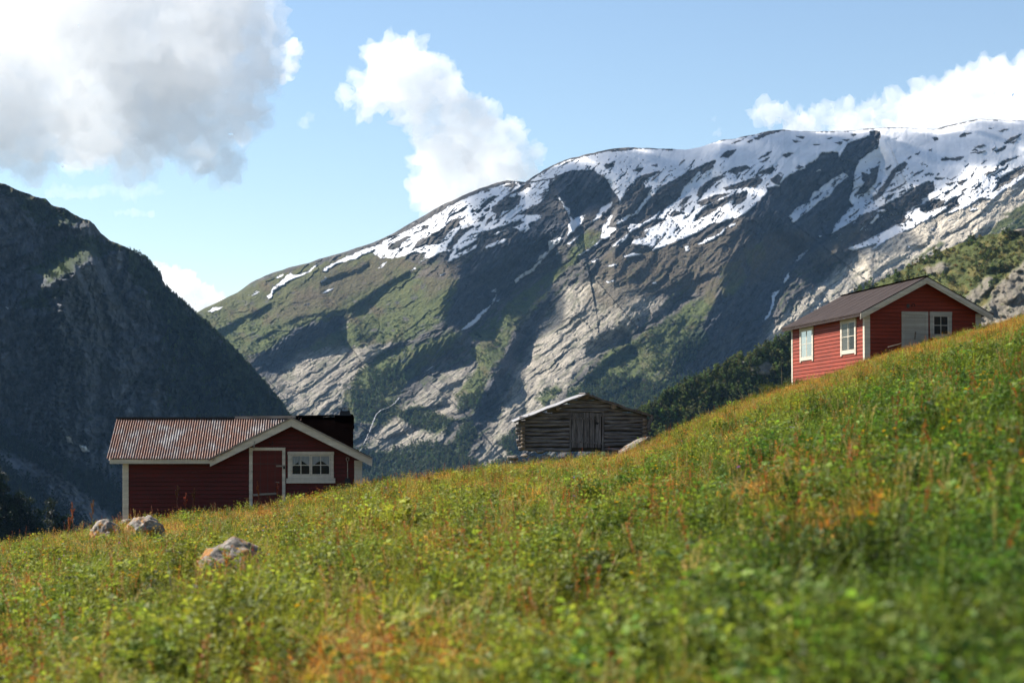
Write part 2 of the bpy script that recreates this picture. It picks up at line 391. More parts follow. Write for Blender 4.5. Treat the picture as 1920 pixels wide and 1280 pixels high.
SCARPS = [
 ([(645,575),(610,588),(600,603),(567,610),(515,640),(472,680)], 42, 75, 110),
 ([(775,500),(740,518),(700,545),(650,578)], 14, 22, 60),
 ([(515,562),(490,574),(460,588),(425,608),(398,622)], 13, 20, 50),
 ([(692,482),(672,500),(640,510),(595,525)], 13, 14, 40),
 ([(600,585),(560,592),(520,612),(470,640)], 8, 8, 30),
 ([(1015,408),(990,430),(950,452),(900,472),(860,505),(832,560),(805,602)], 85, 130, 160),
 ([(900,612),(870,620),(800,645),(755,665),(742,690),(735,720)], 48, 70, 110),
 ([(770,636),(745,642),(720,652),(680,678)], 12, 18, 40),
 ([(1034,546),(1012,570),(995,590),(970,620),(950,660),(925,700),(910,735),(888,770),(878,800)], 26, 52, 120),
 ([(1175,600),(1150,612),(1120,625),(1100,640),(1085,668)], 26, 38, 70),
 ([(1198,634),(1165,652),(1130,675),(1095,705),(1080,730)], 18, 30, 60),
 ([(1430,372),(1400,410),(1370,450),(1345,500),(1345,545),(1335,580),(1316,622),(1272,655),(1260,685),(1256,730)], 95, 105, 150),
 ([(1655,244),(1610,264),(1560,286),(1510,316),(1470,335),(1430,372)], 55, 75, 120),
 ([(1600,318),(1575,345),(1540,378),(1500,410),(1450,460)], 48, 62, 110),
 ([(1650,312),(1640,330),(1610,365)], 16, 18, 40),
 ([(1605,452),(1566,470),(1530,490),(1495,512)], 28, 40, 60),
 ([(1210,350),(1180,385),(1160,402)], 22, 22, 50),
 ([(1345,302),(1300,320),(1240,352),(1205,392)], 30, 26, 60),
 ([(1160,322),(1120,320),(1070,322),(1040,332)], 70, 60, 80),
 ([(1740,345),(1700,365),(1655,392),(1610,430)], 32, 30, 60),
 ([(1640,398),(1600,432),(1560,465)], 14, 16, 40),
 ([(870,708),(840,716),(818,730)], 11, 15, 30),
 ([(850,752),(800,760),(760,768)], 8, 12, 25),
 ([(800,790),(770,800),(730,815)], 9, 12, 30),
 ([(1340,505),(1300,520),(1255,560),(1230,580)], 12, 15, 40),
 ([(1300,505),(1280,520),(1240,552)], 9, 12, 30),
 ([(1230,470),(1210,500),(1180,520)], 8, 8, 30),
 ([(1400,690),(1440,640),(1480,600)][::-1], 14, 16, 30),
 ([(1700,470),(1650,500),(1600,545),(1560,580)], 9, 11, 30),
 ([(1600,490),(1560,525),(1520,570),(1480,610)], 8, 10, 30),
 ([(1200,700),(1170,720),(1130,745)], 12, 18, 30),
]
GRASS = [
 [(340,570),(420,560),(520,512),(640,480),(720,470),(800,500),(740,560),(690,620),(640,595),(560,612),(500,660),(430,690)],
 [(640,615),(700,560),(770,520),(860,520),(840,600),(760,640),(690,650),(600,655),(560,660)],
 [(680,690),(720,655),(790,640),(870,615),(850,650),(800,690),(740,740),(690,740),(650,720)],
 [(880,625),(930,590),(980,555),(1030,545),(1000,590),(960,620),(930,650),(900,640)],
 [(900,640),(960,625),(945,665),(920,700),(905,735),(880,760),(850,740),(895,690),(880,660)],
 [(1100,700),(1150,652),(1180,640),(1260,590),(1345,535),(1345,560),(1320,605),(1270,655),(1255,725),(1180,745),(1120,760),(1090,740)],
 [(1350,500),(1390,480),(1400,520),(1370,560),(1345,540)],[(1395,470),(1430,450),(1440,480),(1410,510)],
 [(640,730),(700,730),(760,760),(720,800),(660,790)],[(725,770),(790,760),(860,790),(820,815),(760,790)],
 [(1060,735),(1140,700),(1250,720),(1260,760),(1200,780),(1080,780)],[(1000,560),(1100,430),(1130,440),(1080,490),(1030,540)],[(920,600),(960,560),(1010,520),(1050,500),(1000,560)],
 [(1850,440),(1880,400),(1920,380),(1990,350),(1990,440)],[(1700,495),(1760,450),(1770,455),(1720,490)],
 [(1000,745),(1040,720),(1060,735),(1020,762)],
]
HEATH = [
 [(1130,475),(1200,462),(1250,462),(1340,440),(1420,400),(1400,520),(1340,555),(1250,545),(1150,580),(1100,560)],
 [(560,545),(640,500),(720,475),(790,490),(700,540),(620,575),(560,600),(500,600)],
 [(1500,430),(1440,440),(1400,470),(1400,540),(1460,520),(1530,450)],[(1590,425),(1560,450),(1520,490),(1560,480),(1640,430)],[(860,480),(780,510),(800,560),(860,530)],
]
FOREST = [
 [(640,830),(700,850),(760,835),(800,832),(850,845),(900,870),(960,860),(960,930),(620,930)],[(870,790),(895,800),(880,850),(845,880),(810,850),(850,830)],
 [(655,735),(700,735),(740,765),(715,790),(665,785)],[(740,775),(790,765),(850,790),(815,812),(765,795)],[(860,745),(905,735),(900,760),(860,772)],
 [(1060,740),(1140,705),(1250,720),(1300,700),(1290,760),(1200,780),(1080,785)],[(1270,640),(1320,610),(1330,640),(1280,690),(1262,720)],[(690,700),(740,690),(760,720),(700,742)],
 [(930,830),(990,790),(1010,820),(960,860)],
]
LIGHT = [
 [(505,715),(560,665),(650,645),(730,645),(700,690),(650,720),(640,770),(560,800)],[(700,800),(760,760),(850,690),(900,690),(860,760),(830,830),(760,850),(690,850)],
 [(870,890),(930,790),(960,720),(1010,620),(1060,540),(1120,520),(1200,545),(1250,570),(1180,615),(1090,690),(1000,800),(940,880)],
 [(1400,670),(1500,565),(1620,465),(1700,425),(1800,390),(1920,330),(1990,300),(1990,420),(1850,440),(1720,490),(1600,545),(1480,650)],
 [(640,615),(690,575),(700,580),(650,620)],
]
CLIFF = [
 [(472,680),(515,640),(567,610),(600,605),(610,590),(645,578),(655,590),(635,612),(600,635),(560,657),(535,682),(502,712)],
 [(1050,327),(1072,320),(1112,319),(1157,319),(1125,327),(1137,337),(1150,342),(1157,370),(1125,390),(1077,410),(1065,390),(1040,350)],
 [(1010,410),(950,455),(890,480),(850,520),(820,600),(870,610),(950,550),(1010,490),(1060,450),(1060,410)],
 [(1650,246),(1590,268),(1530,300),(1470,340),(1420,380),(1370,450),(1345,500),(1345,560),(1316,622),(1260,690),(1258,735),(1330,700),(1410,660),(1440,590),(1490,500),(1560,440),(1600,380),(1605,310)],
 [(1034,548),(995,590),(950,660),(910,735),(878,800),(890,810),(930,740),(970,670),(1010,595),(1040,555)],
 [(745,665),(800,645),(870,620),(860,650),(800,690),(760,730),(735,720)],
]
def build_mountain():
    nu, nr = 1340, 500
    sky = lambda u: interp(u, SKY_M) + 1.6*N1.fbm(u/22, u*0+3.3, 4)
    u, U, V, T = grid(300, 2130, nu, nr, sky, lambda u: u*0+935.)
    sv = V[0]
    Dtop = 4250 + 60*N2.p2(u/260, u*0)
    ztop = (HOR-sv)/FPX*Dtop
    Dbot = Dtop - 1.22*(ztop+100)
    D = Dtop[None] - (Dtop-Dbot)[None]*T**.72
    D = relief(U, V, D, SCARPS)
    # warped, direction-following coordinates: ribs run upper right -> lower left
    wx = 14*N1.fbm(U/90, V/90, 3); wy = 14*N2.fbm(U/90, V/90, 3)
    th = np.radians(np.interp(U, [400,900,1500,1950], [30,36,42,40]))
    p = (U+wx)*np.cos(th) - (V+wy)*np.sin(th); q = (U+wx)*np.sin(th) + (V+wy)*np.cos(th)
    snowf = field(U.shape, U + 3.2*N3.fbm(U/9, V/9, 3), V + 2.4*N4.fbm(U/9, V/7, 3), SNOW, 1.0)
    dark = field(U.shape, U + 3.6*N4.fbm(U/8, V/8, 3), V + 2.6*N3.fbm(U/8, V/6, 3), DARK, 1.0)
    sk = V - sv[None]
    streak = N1.fbm(p/34, q/5.5, 5, gain=.6)
    plain = sstep(1560, 1660, U)*sstep(330, 260, V) + .35*sstep(330, 285, V)
    snow = snowf*(1-dark)
    streak2 = N3.fbm(p/13, q/3.2, 4, gain=.65)
    snow *= 1 - sstep(.22, .30, streak - .16*plain)*(1-.75*np.clip(plain,0,1))*np.where(V > 300, 1, .35)
    calm = np.clip(sstep(1100,1200,U)*sstep(335,300,V) + sstep(1560,1640,U)*sstep(350,315,V), 0, 1)
    snow *= 1 - sstep(.28, .36, streak2)*(1-.93*calm)
    fleck = sstep(.30, .36, N2.fbm(p/15, q/3.6, 4, gain=.62))*sstep(520, 380, V)*sstep(640, 760, U)*(1-snowf)*sstep(.1,-.1,N3.fbm(U/60,V/60,2))
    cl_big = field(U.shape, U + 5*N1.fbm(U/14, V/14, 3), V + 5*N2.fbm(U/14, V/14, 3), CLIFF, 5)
    snow = np.clip(np.maximum(snow, fleck*.9*(1-cl_big)), 0, 1)
    snow *= np.where((U < 960) & (sk < 4+3*N1.p2(U/14, V/14)), 0, 1)
    gr = field(U.shape, U + 9*N1.fbm(U/25, V/25, 4), V + 9*N2.fbm(U/25, V/25, 4), GRASS, 6)
    he = field(U.shape, U + 12*N3.fbm(U/25, V/25, 4), V + 12*N4.fbm(U/25, V/25, 4), HEATH, 12)
    fo = field(U.shape, U + 10*N2.fbm(U/18, V/18, 4), V + 10*N3.fbm(U/18, V/18, 4), FOREST, 5)
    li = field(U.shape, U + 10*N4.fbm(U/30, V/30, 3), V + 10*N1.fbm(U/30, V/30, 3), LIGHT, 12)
    rockiness = np.clip(1-.75*gr-.55*he-.6*fo, 0, 1)
    # relief noise
    r1 = N2.ridged(p/150, q/46, 3); r3 = N1.fbm(p/30, q/9, 5, gain=.62)
    saw = lambda L, wv, sl, k: 1 - np.mod(q/L + wv*N4.fbm(p/(L*sl)+k, q/(L*2.2), 4), 1.0)
    m1 = sstep(-.15, .35, N2.fbm(p/110+7, q/60, 3)); m2 = sstep(-.3, .3, N3.fbm(p/60, q/40+9, 3))
    wp = 5*N1.fbm(U/12, V/12, 3); wq = 5*N2.fbm(U/12, V/12, 3)
    st = 8*m1*saw(60, .9, 4, 0) + 2.6*m2*saw(17, .8, 5, 5) + 10*facets((p+wp)/46, (q+wq)/22, 11) + 6*facets((p+wp)/22, (q+wq)/9.5, 12) + 3*facets((p+wp)/9, (q+wq)/4.5, 13)
    vert = N2.ridged((U+.6*V)/9, V/60, 3)
    gentle = np.clip(.15+.85*rockiness, 0, 1)*(1-.85*snow)
    D = D + 12*r1*(.4+.6*rockiness)*(1-.6*snowf) + gentle*(1-.5*li)*(st + 2.2*r3) + li*2.2*N3.fbm(p/40, q/4.5, 4) + cl_big*(8*vert) + fo*6*N1.fbm(U/5, V/5, 3) + gr*2.0*N2.fbm(U/6,V/6,3)
    D -= 1.6*snow
    # albedo
    rockn = .5 + .5*N3.fbm(p/26, q/6, 5, gain=.65)
    big = .5 + .5*N1.fbm(U/70, V/70, 3)
    tone = .52 + .36*(rockn-.5)*2 + .18*(big-.5)*2
    A = np.stack([.142*tone*1.1, .132*tone*1.08, .120*tone*1.08], -1)
    A = lerp3(A, (.0, .0, .0), .0*tone)
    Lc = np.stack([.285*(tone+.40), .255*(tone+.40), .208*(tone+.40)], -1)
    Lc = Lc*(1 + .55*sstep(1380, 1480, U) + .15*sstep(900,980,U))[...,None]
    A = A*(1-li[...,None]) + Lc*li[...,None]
    crack = sstep(.62, .86, N4.ridged(p/60, q/9, 4))
    A = lerp3(A, (.035,.036,.042), crack*.75)
    fine = sstep(.05, .45, N1.fbm(p/16, q/2.6, 4, gain=.65)); A = lerp3(A, (.06,.06,.065), fine*.45*(1-snow))
    A = lerp3(A, (.050,.058,.074), cl_big*(1-li)*.7)  # dark cliff rock, with the shade of its faces put into the colour
    A = A*(1+.45*facets((p+wp)/14, (q+wq)/7, 14)*(1-li*.4))[...,None]
    gn = N2.fbm(U/16, V/12, 4); gmask = np.clip(gr*sstep(-.22, .12, gn*.7 + .6*N4.fbm(p/20, q/7, 4) + .5*(gr-.5)), 0, 1)
    gcol = np.stack([.068+.034*gn, .083+.026*gn, .026+.008*gn], -1)
    gcol = lerp3(gcol, (.082,.066,.032), np.clip(sstep(.0,.5,N3.fbm(U/40,V/30,3))*.8 + sstep(900,600,U)*sstep(640,560,V)*.35, 0, 1))
    A = A*(1-gmask[...,None]) + gcol*gmask[...,None]
    led = sstep(.04, .26, N4.fbm(p/26, q/8, 4, gain=.6))*sstep(430, 520, V)*(1-cl_big)*(1-gmask)*.75*(1-.45*li)
    A = lerp3(A, (.052,.068,.026), led)
    hm = he*sstep(-.35, .15, N1.fbm(p/18, q/8, 4)+.25*he)
    A = lerp3(A, (.085,.066,.040), hm*.65)
    fm = fo*sstep(-.5, -.1, N3.fbm(U/10, V/10, 3)+.3*fo)
    A = lerp3(A, (.020,.034,.015), fm*.9)
    A = A*np.clip(1+.45*N4.fbm(U/3.0, V/2.6, 3), .3, 1.8)[...,None]
    sc_ = (.68 + .09*N1.fbm(U/40, V/12, 4) + .05*N3.fbm(p/18, q/4, 3))[...,None]*np.array([.985,1.,1.04]); sm_ = sstep(.25,.8,snow)[...,None]; A = A*(1-sm_) + sc_*sm_
    A = np.clip(A, .004, .9)
    A = np.concatenate([A, sstep(.25,.8,snow)[...,None]], -1)
    o, P = surf('mountain', U, V, D, [(1900,-880),(1100,-260),(560,-80),(220,-12),(60,2)], mat_terrain('mountain_ground', 1.0, .75), A)
    tag(o, 'broad grey mountain with streaks of snow along its rounded top', 'mountain', kind='structure')
    return U, V, P, fo*(1-snow), gr*(1-snow)*(1-cl_big)
MT = build_mountain()

# ---- the dark mountain on the left
SKY_L = [(-900,-60),(-500,120),(-250,225),(-100,295),(0,343),(10,344),(22,352),(45,360),(70,370),(84,372),(97,384),(120,391),(134,398),(150,408),(168,413),(176,420),(190,438),(205,450),(225,458),(250,470),(272,484),(286,500),(300,516),(305,534),(322,550),(340,566),(360,584),(390,609),(430,648),(470,690),(500,724),(520,748),(540,776),(560,805),(600,860),(700,985)]
def zl(*p): return [(a/4.267, 330+b/4.267) for a, b in p]
def build_left():
    nu, nr = 760, 430
    sky = lambda u: interp(u, SKY_L) + 3.0*N3.fbm(u/16, u*0+1.1, 4)
    u, U, V, T = grid(-520, 690, nu, nr, sky, lambda u: u*0+1100.)
    D = 2150 + .30*(U-0) - .36*(V-V[0][None])*.57
    vf = interp(u, [(-520,640),(0,790),(120,850),(240,905),(400,960),(700,1040)])[None] + 10*N1.fbm(U/60, V/60, 3)
    D = D - 1.05*np.maximum(0, V-vf)*.57
    th = np.radians(40.)
    wx = 16*N1.fbm(U/80, V/80, 3); wy = 16*N2.fbm(U/80, V/80, 3)
    p = (U+wx)*np.cos(th) + (V+wy)*np.sin(th); q = -(U+wx)*np.sin(th) + (V+wy)*np.cos(th)
    LED = [ (zl((740,505),(560,580),(450,600),(290,700),(200,740)), 46, -120, 55), (zl((590,640),(500,680),(390,730),(310,770)), 36, -85, 50),
            (zl((500,830),(420,880)), 12, -12, 20), (zl((510,935),(400,975),(300,1010),(210,1030)), 28, -60, 36),
            (zl((560,320),(480,330),(430,370)), 14, -24, 30),
            (zl((730,350),(640,350),(560,345)), 18, -32, 40),(zl((260,900),(200,960)), 16, -30, 30) ]
    D = relief(U, V, D, LED)
    r1 = N2.ridged(U/90, V/120, 4); r2 = N3.ridged(U/26, V/44, 4); r3 = N1.fbm(U/9, V/13, 5, gain=.6)
    foot = sstep(-8, 25, V-vf)
    sw = lambda L, k: 1-np.mod(p/L + 1.7*N4.fbm(q/(L*2)+k, p/(L*2.5), 4), 1.0)
    D = D + (18*r1 + 9*r2 + 12*sstep(-.2,.3,N2.fbm(U/60,V/60,3))*sw(46, 0) + 4*sw(15, 4) + 14*facets(U/40+wx/20, V/60, 23) + 8*facets(U/17+wx/12, V/26+wy/12, 24) + 3.5*facets(U/7, V/10, 25))*(1-.8*foot) + 3.0*r3*(1-.6*foot)
    sh = field(U.shape, U + 9*N1.fbm(U/20, V/20, 3), V + 9*N2.fbm(U/20, V/20, 3), [zl((170,790),(330,660),(470,540),(600,480),(770,490),(740,540),(620,640),(520,760),(420,830),(300,790)), zl((180,1010),(400,930),(530,925),(420,1010),(300,1080))], 9)
    D = D - .85*np.cumsum(sh*np.gradient(V, axis=0), axis=0)*(.55+.6*N4.fbm(U/9, V/6, 3))
    scree = field(U.shape, U + 10*N1.fbm(U/14, V/14, 4), V + 10*N2.fbm(U/14, V/14, 4), [[(-200,780),(0,845),(60,868),(130,905),(180,945),(230,990),(240,1040),(190,1000),(130,955),(60,905),(0,870),(-200,810)]], 9)
    upper = field(U.shape, U + 14*N3.fbm(U/22, V/22, 4), V + 14*N4.fbm(U/22, V/22, 4),
        [zl((200,760),(460,560),(560,500),(740,490),(1000,560),(980,620),(700,640),(560,760),(420,830),(330,800)), zl((160,1000),(400,900),(520,930),(380,1030),(300,1080),(200,1060)),
         zl((0,30),(300,160),(440,240),(720,340),(700,380),(520,380),(420,420),(260,330),(200,260),(0,110)), [(230,455),(300,510),(330,560),(400,620),(470,690),(540,775),(560,830),(500,800),(420,730),(350,650),(290,580),(240,500)]], 12)
    tone = .5+.5*N3.fbm(U/20, V/30, 5, gain=.62)
    A = np.stack([.045+.11*tone, .049+.115*tone, .060+.13*tone], -1)*(1+.5*facets(U/16+wx/9, V/24+wy/9, 21))[...,None]*(1+.4*facets(U/6.5+wx/5, V/10, 22))[...,None]
    gn = N2.fbm(U/20, V/16, 4)
    A = lerp3(A, (.026,.040,.014), np.clip(.15+.75*sstep(-.2,.25,gn+.9*(upper-.45)), 0, 1))
    A = lerp3(A, (.06,.08,.022), np.clip(.35*upper+.75*sh,0,1)*sstep(-.1,.3,N1.fbm(U/12,V/9,3)+.1)*.8)
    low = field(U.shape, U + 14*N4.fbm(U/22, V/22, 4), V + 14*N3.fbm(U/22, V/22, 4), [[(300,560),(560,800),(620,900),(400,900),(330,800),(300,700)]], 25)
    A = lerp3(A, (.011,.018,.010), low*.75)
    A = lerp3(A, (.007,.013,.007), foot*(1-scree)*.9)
    scn = sstep(-.25,.3,N3.fbm(p/40, q/5, 4))
    A = lerp3(A, (.21,.205,.21), scree*.65*scn)
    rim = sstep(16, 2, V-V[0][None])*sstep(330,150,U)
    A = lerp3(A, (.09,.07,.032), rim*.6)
    sn = field(U.shape, U+2*N1.fbm(U/5,V/5,2), V+2*N2.fbm(U/5,V/5,2), [[(123,818),(131,817),(138,831),(127,829)],[(148,834),(161,836),(169,847),(155,846)],[(204,825),(209,826),(208,831)],[(11,576),(16,577),(14,580)],[(29,576),(31,577),(30,578)]], .8)
    A = lerp3(A, (.8,.82,.86), sn)
    A = np.concatenate([np.clip(A,.003,.9), sn[...,None]], -1)
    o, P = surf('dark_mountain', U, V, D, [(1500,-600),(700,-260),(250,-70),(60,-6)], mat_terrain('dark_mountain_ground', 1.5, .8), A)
    tag(o, 'dark steep rocky mountain in shade on the left', 'mountain', kind='structure')
    return U, V, P, np.clip(upper+low*.8,0,1), foot*(1-scree)
LM = build_left()

# ---- wooded hillside behind the barn and the right cabin
SKY_H = [(880,1120),(1000,960),(1080,872),(1140,818),(1180,786),(1215,762),(1260,735),(1300,713),(1340,694),(1400,666),(1440,648),(1480,628),(1520,600),(1560,574),(1600,552),(1640,532),(1680,512),(1720,492),(1750,478),(1780,464),(1820,450),(1850,440),(1880,436),(1920,428),(2000,410),(2150,380)]
def build_hill():
    nu, nr = 470, 200
    sky = lambda u: interp(u, SKY_H) + 2.5*N1.fbm(u/14, u*0+7.1, 4)
    u, U, V, T = grid(885, 2140, nu, nr, sky, lambda u: np.maximum(interp(u, SKY_H)+60, 900))
    Dt = np.interp(u, [885,1480,1600,2140], [1050,1275,1290,1230])
    D = Dt[None] - 1.35*(V-V[0][None])*Dt[None]/FPX
    D = D + 6*N2.ridged(U/60, V/40, 4) + 1.5*N3.fbm(U/10, V/8, 4)
    rk = field(U.shape, U + 10*N1.fbm(U/16, V/16, 4), V + 8*N2.fbm(U/16, V/16, 4),
       [[(1732,502),(1765,492),(1782,500),(1765,512),(1740,514)],[(1805,560),(1850,520),(1870,520),(1850,550),(1820,575)],[(1860,545),(1920,490),(1990,450),(1990,560),(1930,600),(1860,620),(1850,590)],[(1800,590),(1850,570),(1870,620),(1820,610)],[(1410,690),(1440,680),(1465,690),(1440,705),(1410,700)],[(1385,680),(1400,675),(1395,684)],[(1335,722),(1355,712),(1340,728)],[(1915,440),(1885,428),(1905,415),(1990,395),(1990,440)]], 4)
    tone = .5+.5*N3.fbm(U/10, V/14, 4)
    D = D - rk*5 + rk*(4*facets(U/40+V/50, V/26-U/50, 31) + 1.6*facets(U/14+V/20, V/9-U/20, 32) + .6*facets(U/5, V/4.5, 33))
    A = np.stack([.045+.045*tone, .060+.04*tone, .018+.012*tone], -1)
    A = lerp3(A, (.13,.11,.036), sstep(.0,.3,N1.fbm(U/34,V/22,3))*sstep(1650,1720,U)*.9)
    A = lerp3(A, (.22,.19,.165), rk*sstep(-.4,.0,N2.fbm(U/9,V/9,3)+.2)*(.5+.5*tone))
    A = np.concatenate([np.clip(A*(1+.25*N4.fbm(U/3,V/3,2))[...,None],.003,.9), np.zeros(U.shape+(1,))], -1)
    o, P = surf('hillside', U, V, D, [(700,-260),(260,-60),(60,-4)], mat_terrain('hillside_ground', 3.0, .7), A)
    tag(o, 'green wooded hillside rising behind the cabins', 'hillside', kind='structure')
    return U, V, P, rk
HL = build_hill()

# ---- dark knoll at the lower left
def build_knoll():
    nu, nr = 120, 60
    sk = [(-260,830),(-100,880),(0,935),(40,965),(80,995),(120,1022),(160,1050),(260,1110)]
    u, U, V, T = grid(-255, 255, nu, nr, lambda u: interp(u, sk), lambda u: interp(u, sk)+150)
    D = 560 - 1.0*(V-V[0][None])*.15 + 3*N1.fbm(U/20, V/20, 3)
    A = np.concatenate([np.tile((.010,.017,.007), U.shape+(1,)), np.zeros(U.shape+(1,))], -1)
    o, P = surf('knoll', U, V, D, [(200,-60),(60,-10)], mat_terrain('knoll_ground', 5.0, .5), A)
    tag(o, 'dark wooded knoll at the lower left', 'knoll', kind='structure')
    return U, V, P
KN = build_knoll()
# ---- valley floor: one sheet out to the horizon
m, nt = new_mat('valley_ground'); b = NB(nt)
b.out(b.ramp(b.noise(b.obj(), .004, 6), [(.3, (.03,.045,.018)), (.7, (.06,.07,.03))]), .95)
g = MB(); g.add([(-6000,-2500,-190),(6000,-2500,-190),(6000,6260,-190),(-6000,6260,-190)], [(0,1,2,3)])
tag(g.build('valley_floor', m), 'green valley floor far below the meadow', 'valley', kind='structure')
# ------------------------------------------------------------------ meadow
SKY_G = [(-900,1200,48),(-300,1082,49),(0,1031,52),(100,1017,53),(200,1000,57),(240,984,60),(450,966,60.8),(560,946,61.2),(650,924,62),(700,915,63),(800,900,64),(880,890,67),(960,881,72),(1060,868,75.5),(1150,860,75.5),(1200,842,75),(1300,796,79),(1400,757,88),(1480,730,97),(1560,704,95),(1630,679,90),(1700,657,89),(1800,631,89.5),(1920,597,93),(2300,470,100),(2800,300,100)]
_g = np.asarray(SKY_G, float)
_gu = np.linspace(-900, 2800, 1500)
def _sm(a, k=25):
    kk = np.hanning(2*k+1); kk /= kk.sum()
    return np.convolve(np.pad(a, k, mode='edge'), kk, mode='valid')
_ge = _sm((HOR-np.interp(_gu, _g[:,0], _g[:,1]))/FPX, 14); _gd = _sm(np.interp(_gu, _g[:,0], _g[:,2]), 14)
def ground_z(x, y):
    x = np.asarray(x, float); y = np.maximum(np.asarray(y, float), .05)
    px = 960 + FPX*x/np.maximum(y, 4.0)
    e = np.interp(px, _gu, _ge); Ds = np.interp(px, _gu, _gd)
    a = e + 1.0/Ds
    z = -1.0 + a*np.minimum(y, Ds)
    ov = np.maximum(0, y-Ds)
    z = z + (e-.02)*ov - .055*np.maximum(0, ov-1.5)**1.25
    z = z + (.10*N1.fbm(x/3.1, y/4.2, 4) + .035*N2.fbm(x/.7, y/.9, 3))*np.clip(y/14, .25, 1)
    return z
def gz(x, y): return float(ground_z(np.array([x]), np.array([y]))[0])
def gpt(px, y):
    x = (px-960)/FPX*y; return Vector((x, y, gz(x, y)))

def build_meadow():
    t = np.linspace(0, 1, 420); y = -6 + 8*t + 170*t**2.2 ; y = np.sort(y)
    nu = 360
    X = np.zeros((len(y), nu)); Y = np.repeat(y[:,None], nu, 1)
    s = np.linspace(-1, 1, nu)
    half = np.maximum(np.abs(y), 4)*.40 + 4
    X = half[:,None]*s[None]
    Z = ground_z(X, Y)
    idx = np.arange(X.size).reshape(X.shape)
    F = np.stack([idx[:-1,:-1], idx[:-1,1:], idx[1:,1:], idx[1:,:-1]], -1).reshape(-1,4)
    m, nt = new_mat('meadow_soil'); b = NB(nt); co = b.obj()
    col = b.ramp(b.noise(co, 2.9, 8, .75), [(.3, (.022,.03,.010)), (.5, (.05,.06,.018)), (.72, (.10,.08,.032))])
    b.out(col, .95, b.bump(b.noise(co, 9, 6, .7), .8, .06), .1)
    o = np_obj('meadow', np.stack([X, Y, Z], -1).reshape(-1,3), [F], mats=[m], smooth=True)
    tag(o, 'sloping meadow ground rising to the right', 'meadow', kind='structure')
build_meadow()

# ---- plant materials: colour = instance tint * leaf shade, or the leaf's own colour
def mat_plant(name, trans=.45, rough=.6):
    m, nt = new_mat(name); b = NB(nt)
    lc = b.n('ShaderNodeAttribute', attribute_name='lc')
    ti = b.n('ShaderNodeAttribute', attribute_name='tint', attribute_type='INSTANCER')
    col = b.mix(lc.outputs['Alpha'], b.mix(1.0, lc.outputs['Color'], ti.outputs['Color'], 'MULTIPLY'), lc.outputs['Color'])
    nz = b.noise(b.n('ShaderNodeNewGeometry').outputs['Position'], 6, 3)
    col = b.mix(1.0, col, b.math('ADD', b.math('MULTIPLY', nz, .7), .65), 'MULTIPLY')
    d = b.n('ShaderNodeBsdfPrincipled'); d.inputs['Roughness'].default_value = rough; d.inputs['Specular IOR Level'].default_value = .25
    t = b.n('ShaderNodeBsdfTranslucent')
    b.l(col, d.inputs['Base Color']); b.l(b.mix(1.0, col, (1.08,1.05,.7), 'MULTIPLY'), t.inputs[0])
    mx = b.n('ShaderNodeMixShader'); mx.inputs[0].default_value = trans
    b.l(d.outputs[0], mx.inputs[1]); b.l(t.outputs[0], mx.inputs[2])
    o = b.n('ShaderNodeOutputMaterial'); b.l(mx.outputs[0], o.inputs[0])
    return m
M_PLANT = mat_plant('plant_leaves')
M_TREE = mat_plant('tree_leaves', .4)

def scatter_group():
    nt = bpy.data.node_groups.new('scatter', 'GeometryNodeTree')
    nt.interface.new_socket('Geometry', in_out='INPUT', socket_type='NodeSocketGeometry')
    nt.interface.new_socket('Geometry', in_out='OUTPUT', socket_type='NodeSocketGeometry')
    N = nt.nodes.new; L = nt.links.new
    gi = N('NodeGroupInput'); go = N('NodeGroupOutput')
    def attr(n, t):
        a = N('GeometryNodeInputNamedAttribute'); a.data_type = t; a.inputs['Name'].default_value = n; return a.outputs['Attribute']
    pid = attr('pid', 'INT')
    cmp = N('FunctionNodeCompare'); cmp.data_type = 'INT'; cmp.operation = 'GREATER_EQUAL'
    ia = [s for s in cmp.inputs if s.type == 'INT']; L(pid, ia[0]); ia[1].default_value = 0
    sep = N('GeometryNodeSeparateGeometry'); sep.domain = 'POINT'
    L(gi.outputs[0], sep.inputs['Geometry']); L(cmp.outputs[0], sep.inputs['Selection'])
    sp = N('GeometryNodeSplitToInstances'); sp.domain = 'POINT'
    L(sep.outputs['Selection'], sp.inputs['Geometry']); L(attr('pid', 'INT'), sp.inputs['Group ID'])
    ip = N('GeometryNodeInstanceOnPoints')
    L(sep.outputs['Inverted'], ip.inputs['Points']); L(sp.outputs['Instances'], ip.inputs['Instance'])
    ip.inputs['Pick Instance'].default_value = True
    L(attr('idx', 'INT'), ip.inputs['Instance Index'])
    er = N('FunctionNodeEulerToRotation'); L(attr('rot', 'FLOAT_VECTOR'), er.inputs[0]); L(er.outputs[0], ip.inputs['Rotation'])
    L(attr('scl', 'FLOAT_VECTOR'), ip.inputs['Scale'])
    L(ip.outputs[0], go.inputs[0])
    return nt
SCATTER = scatter_group()

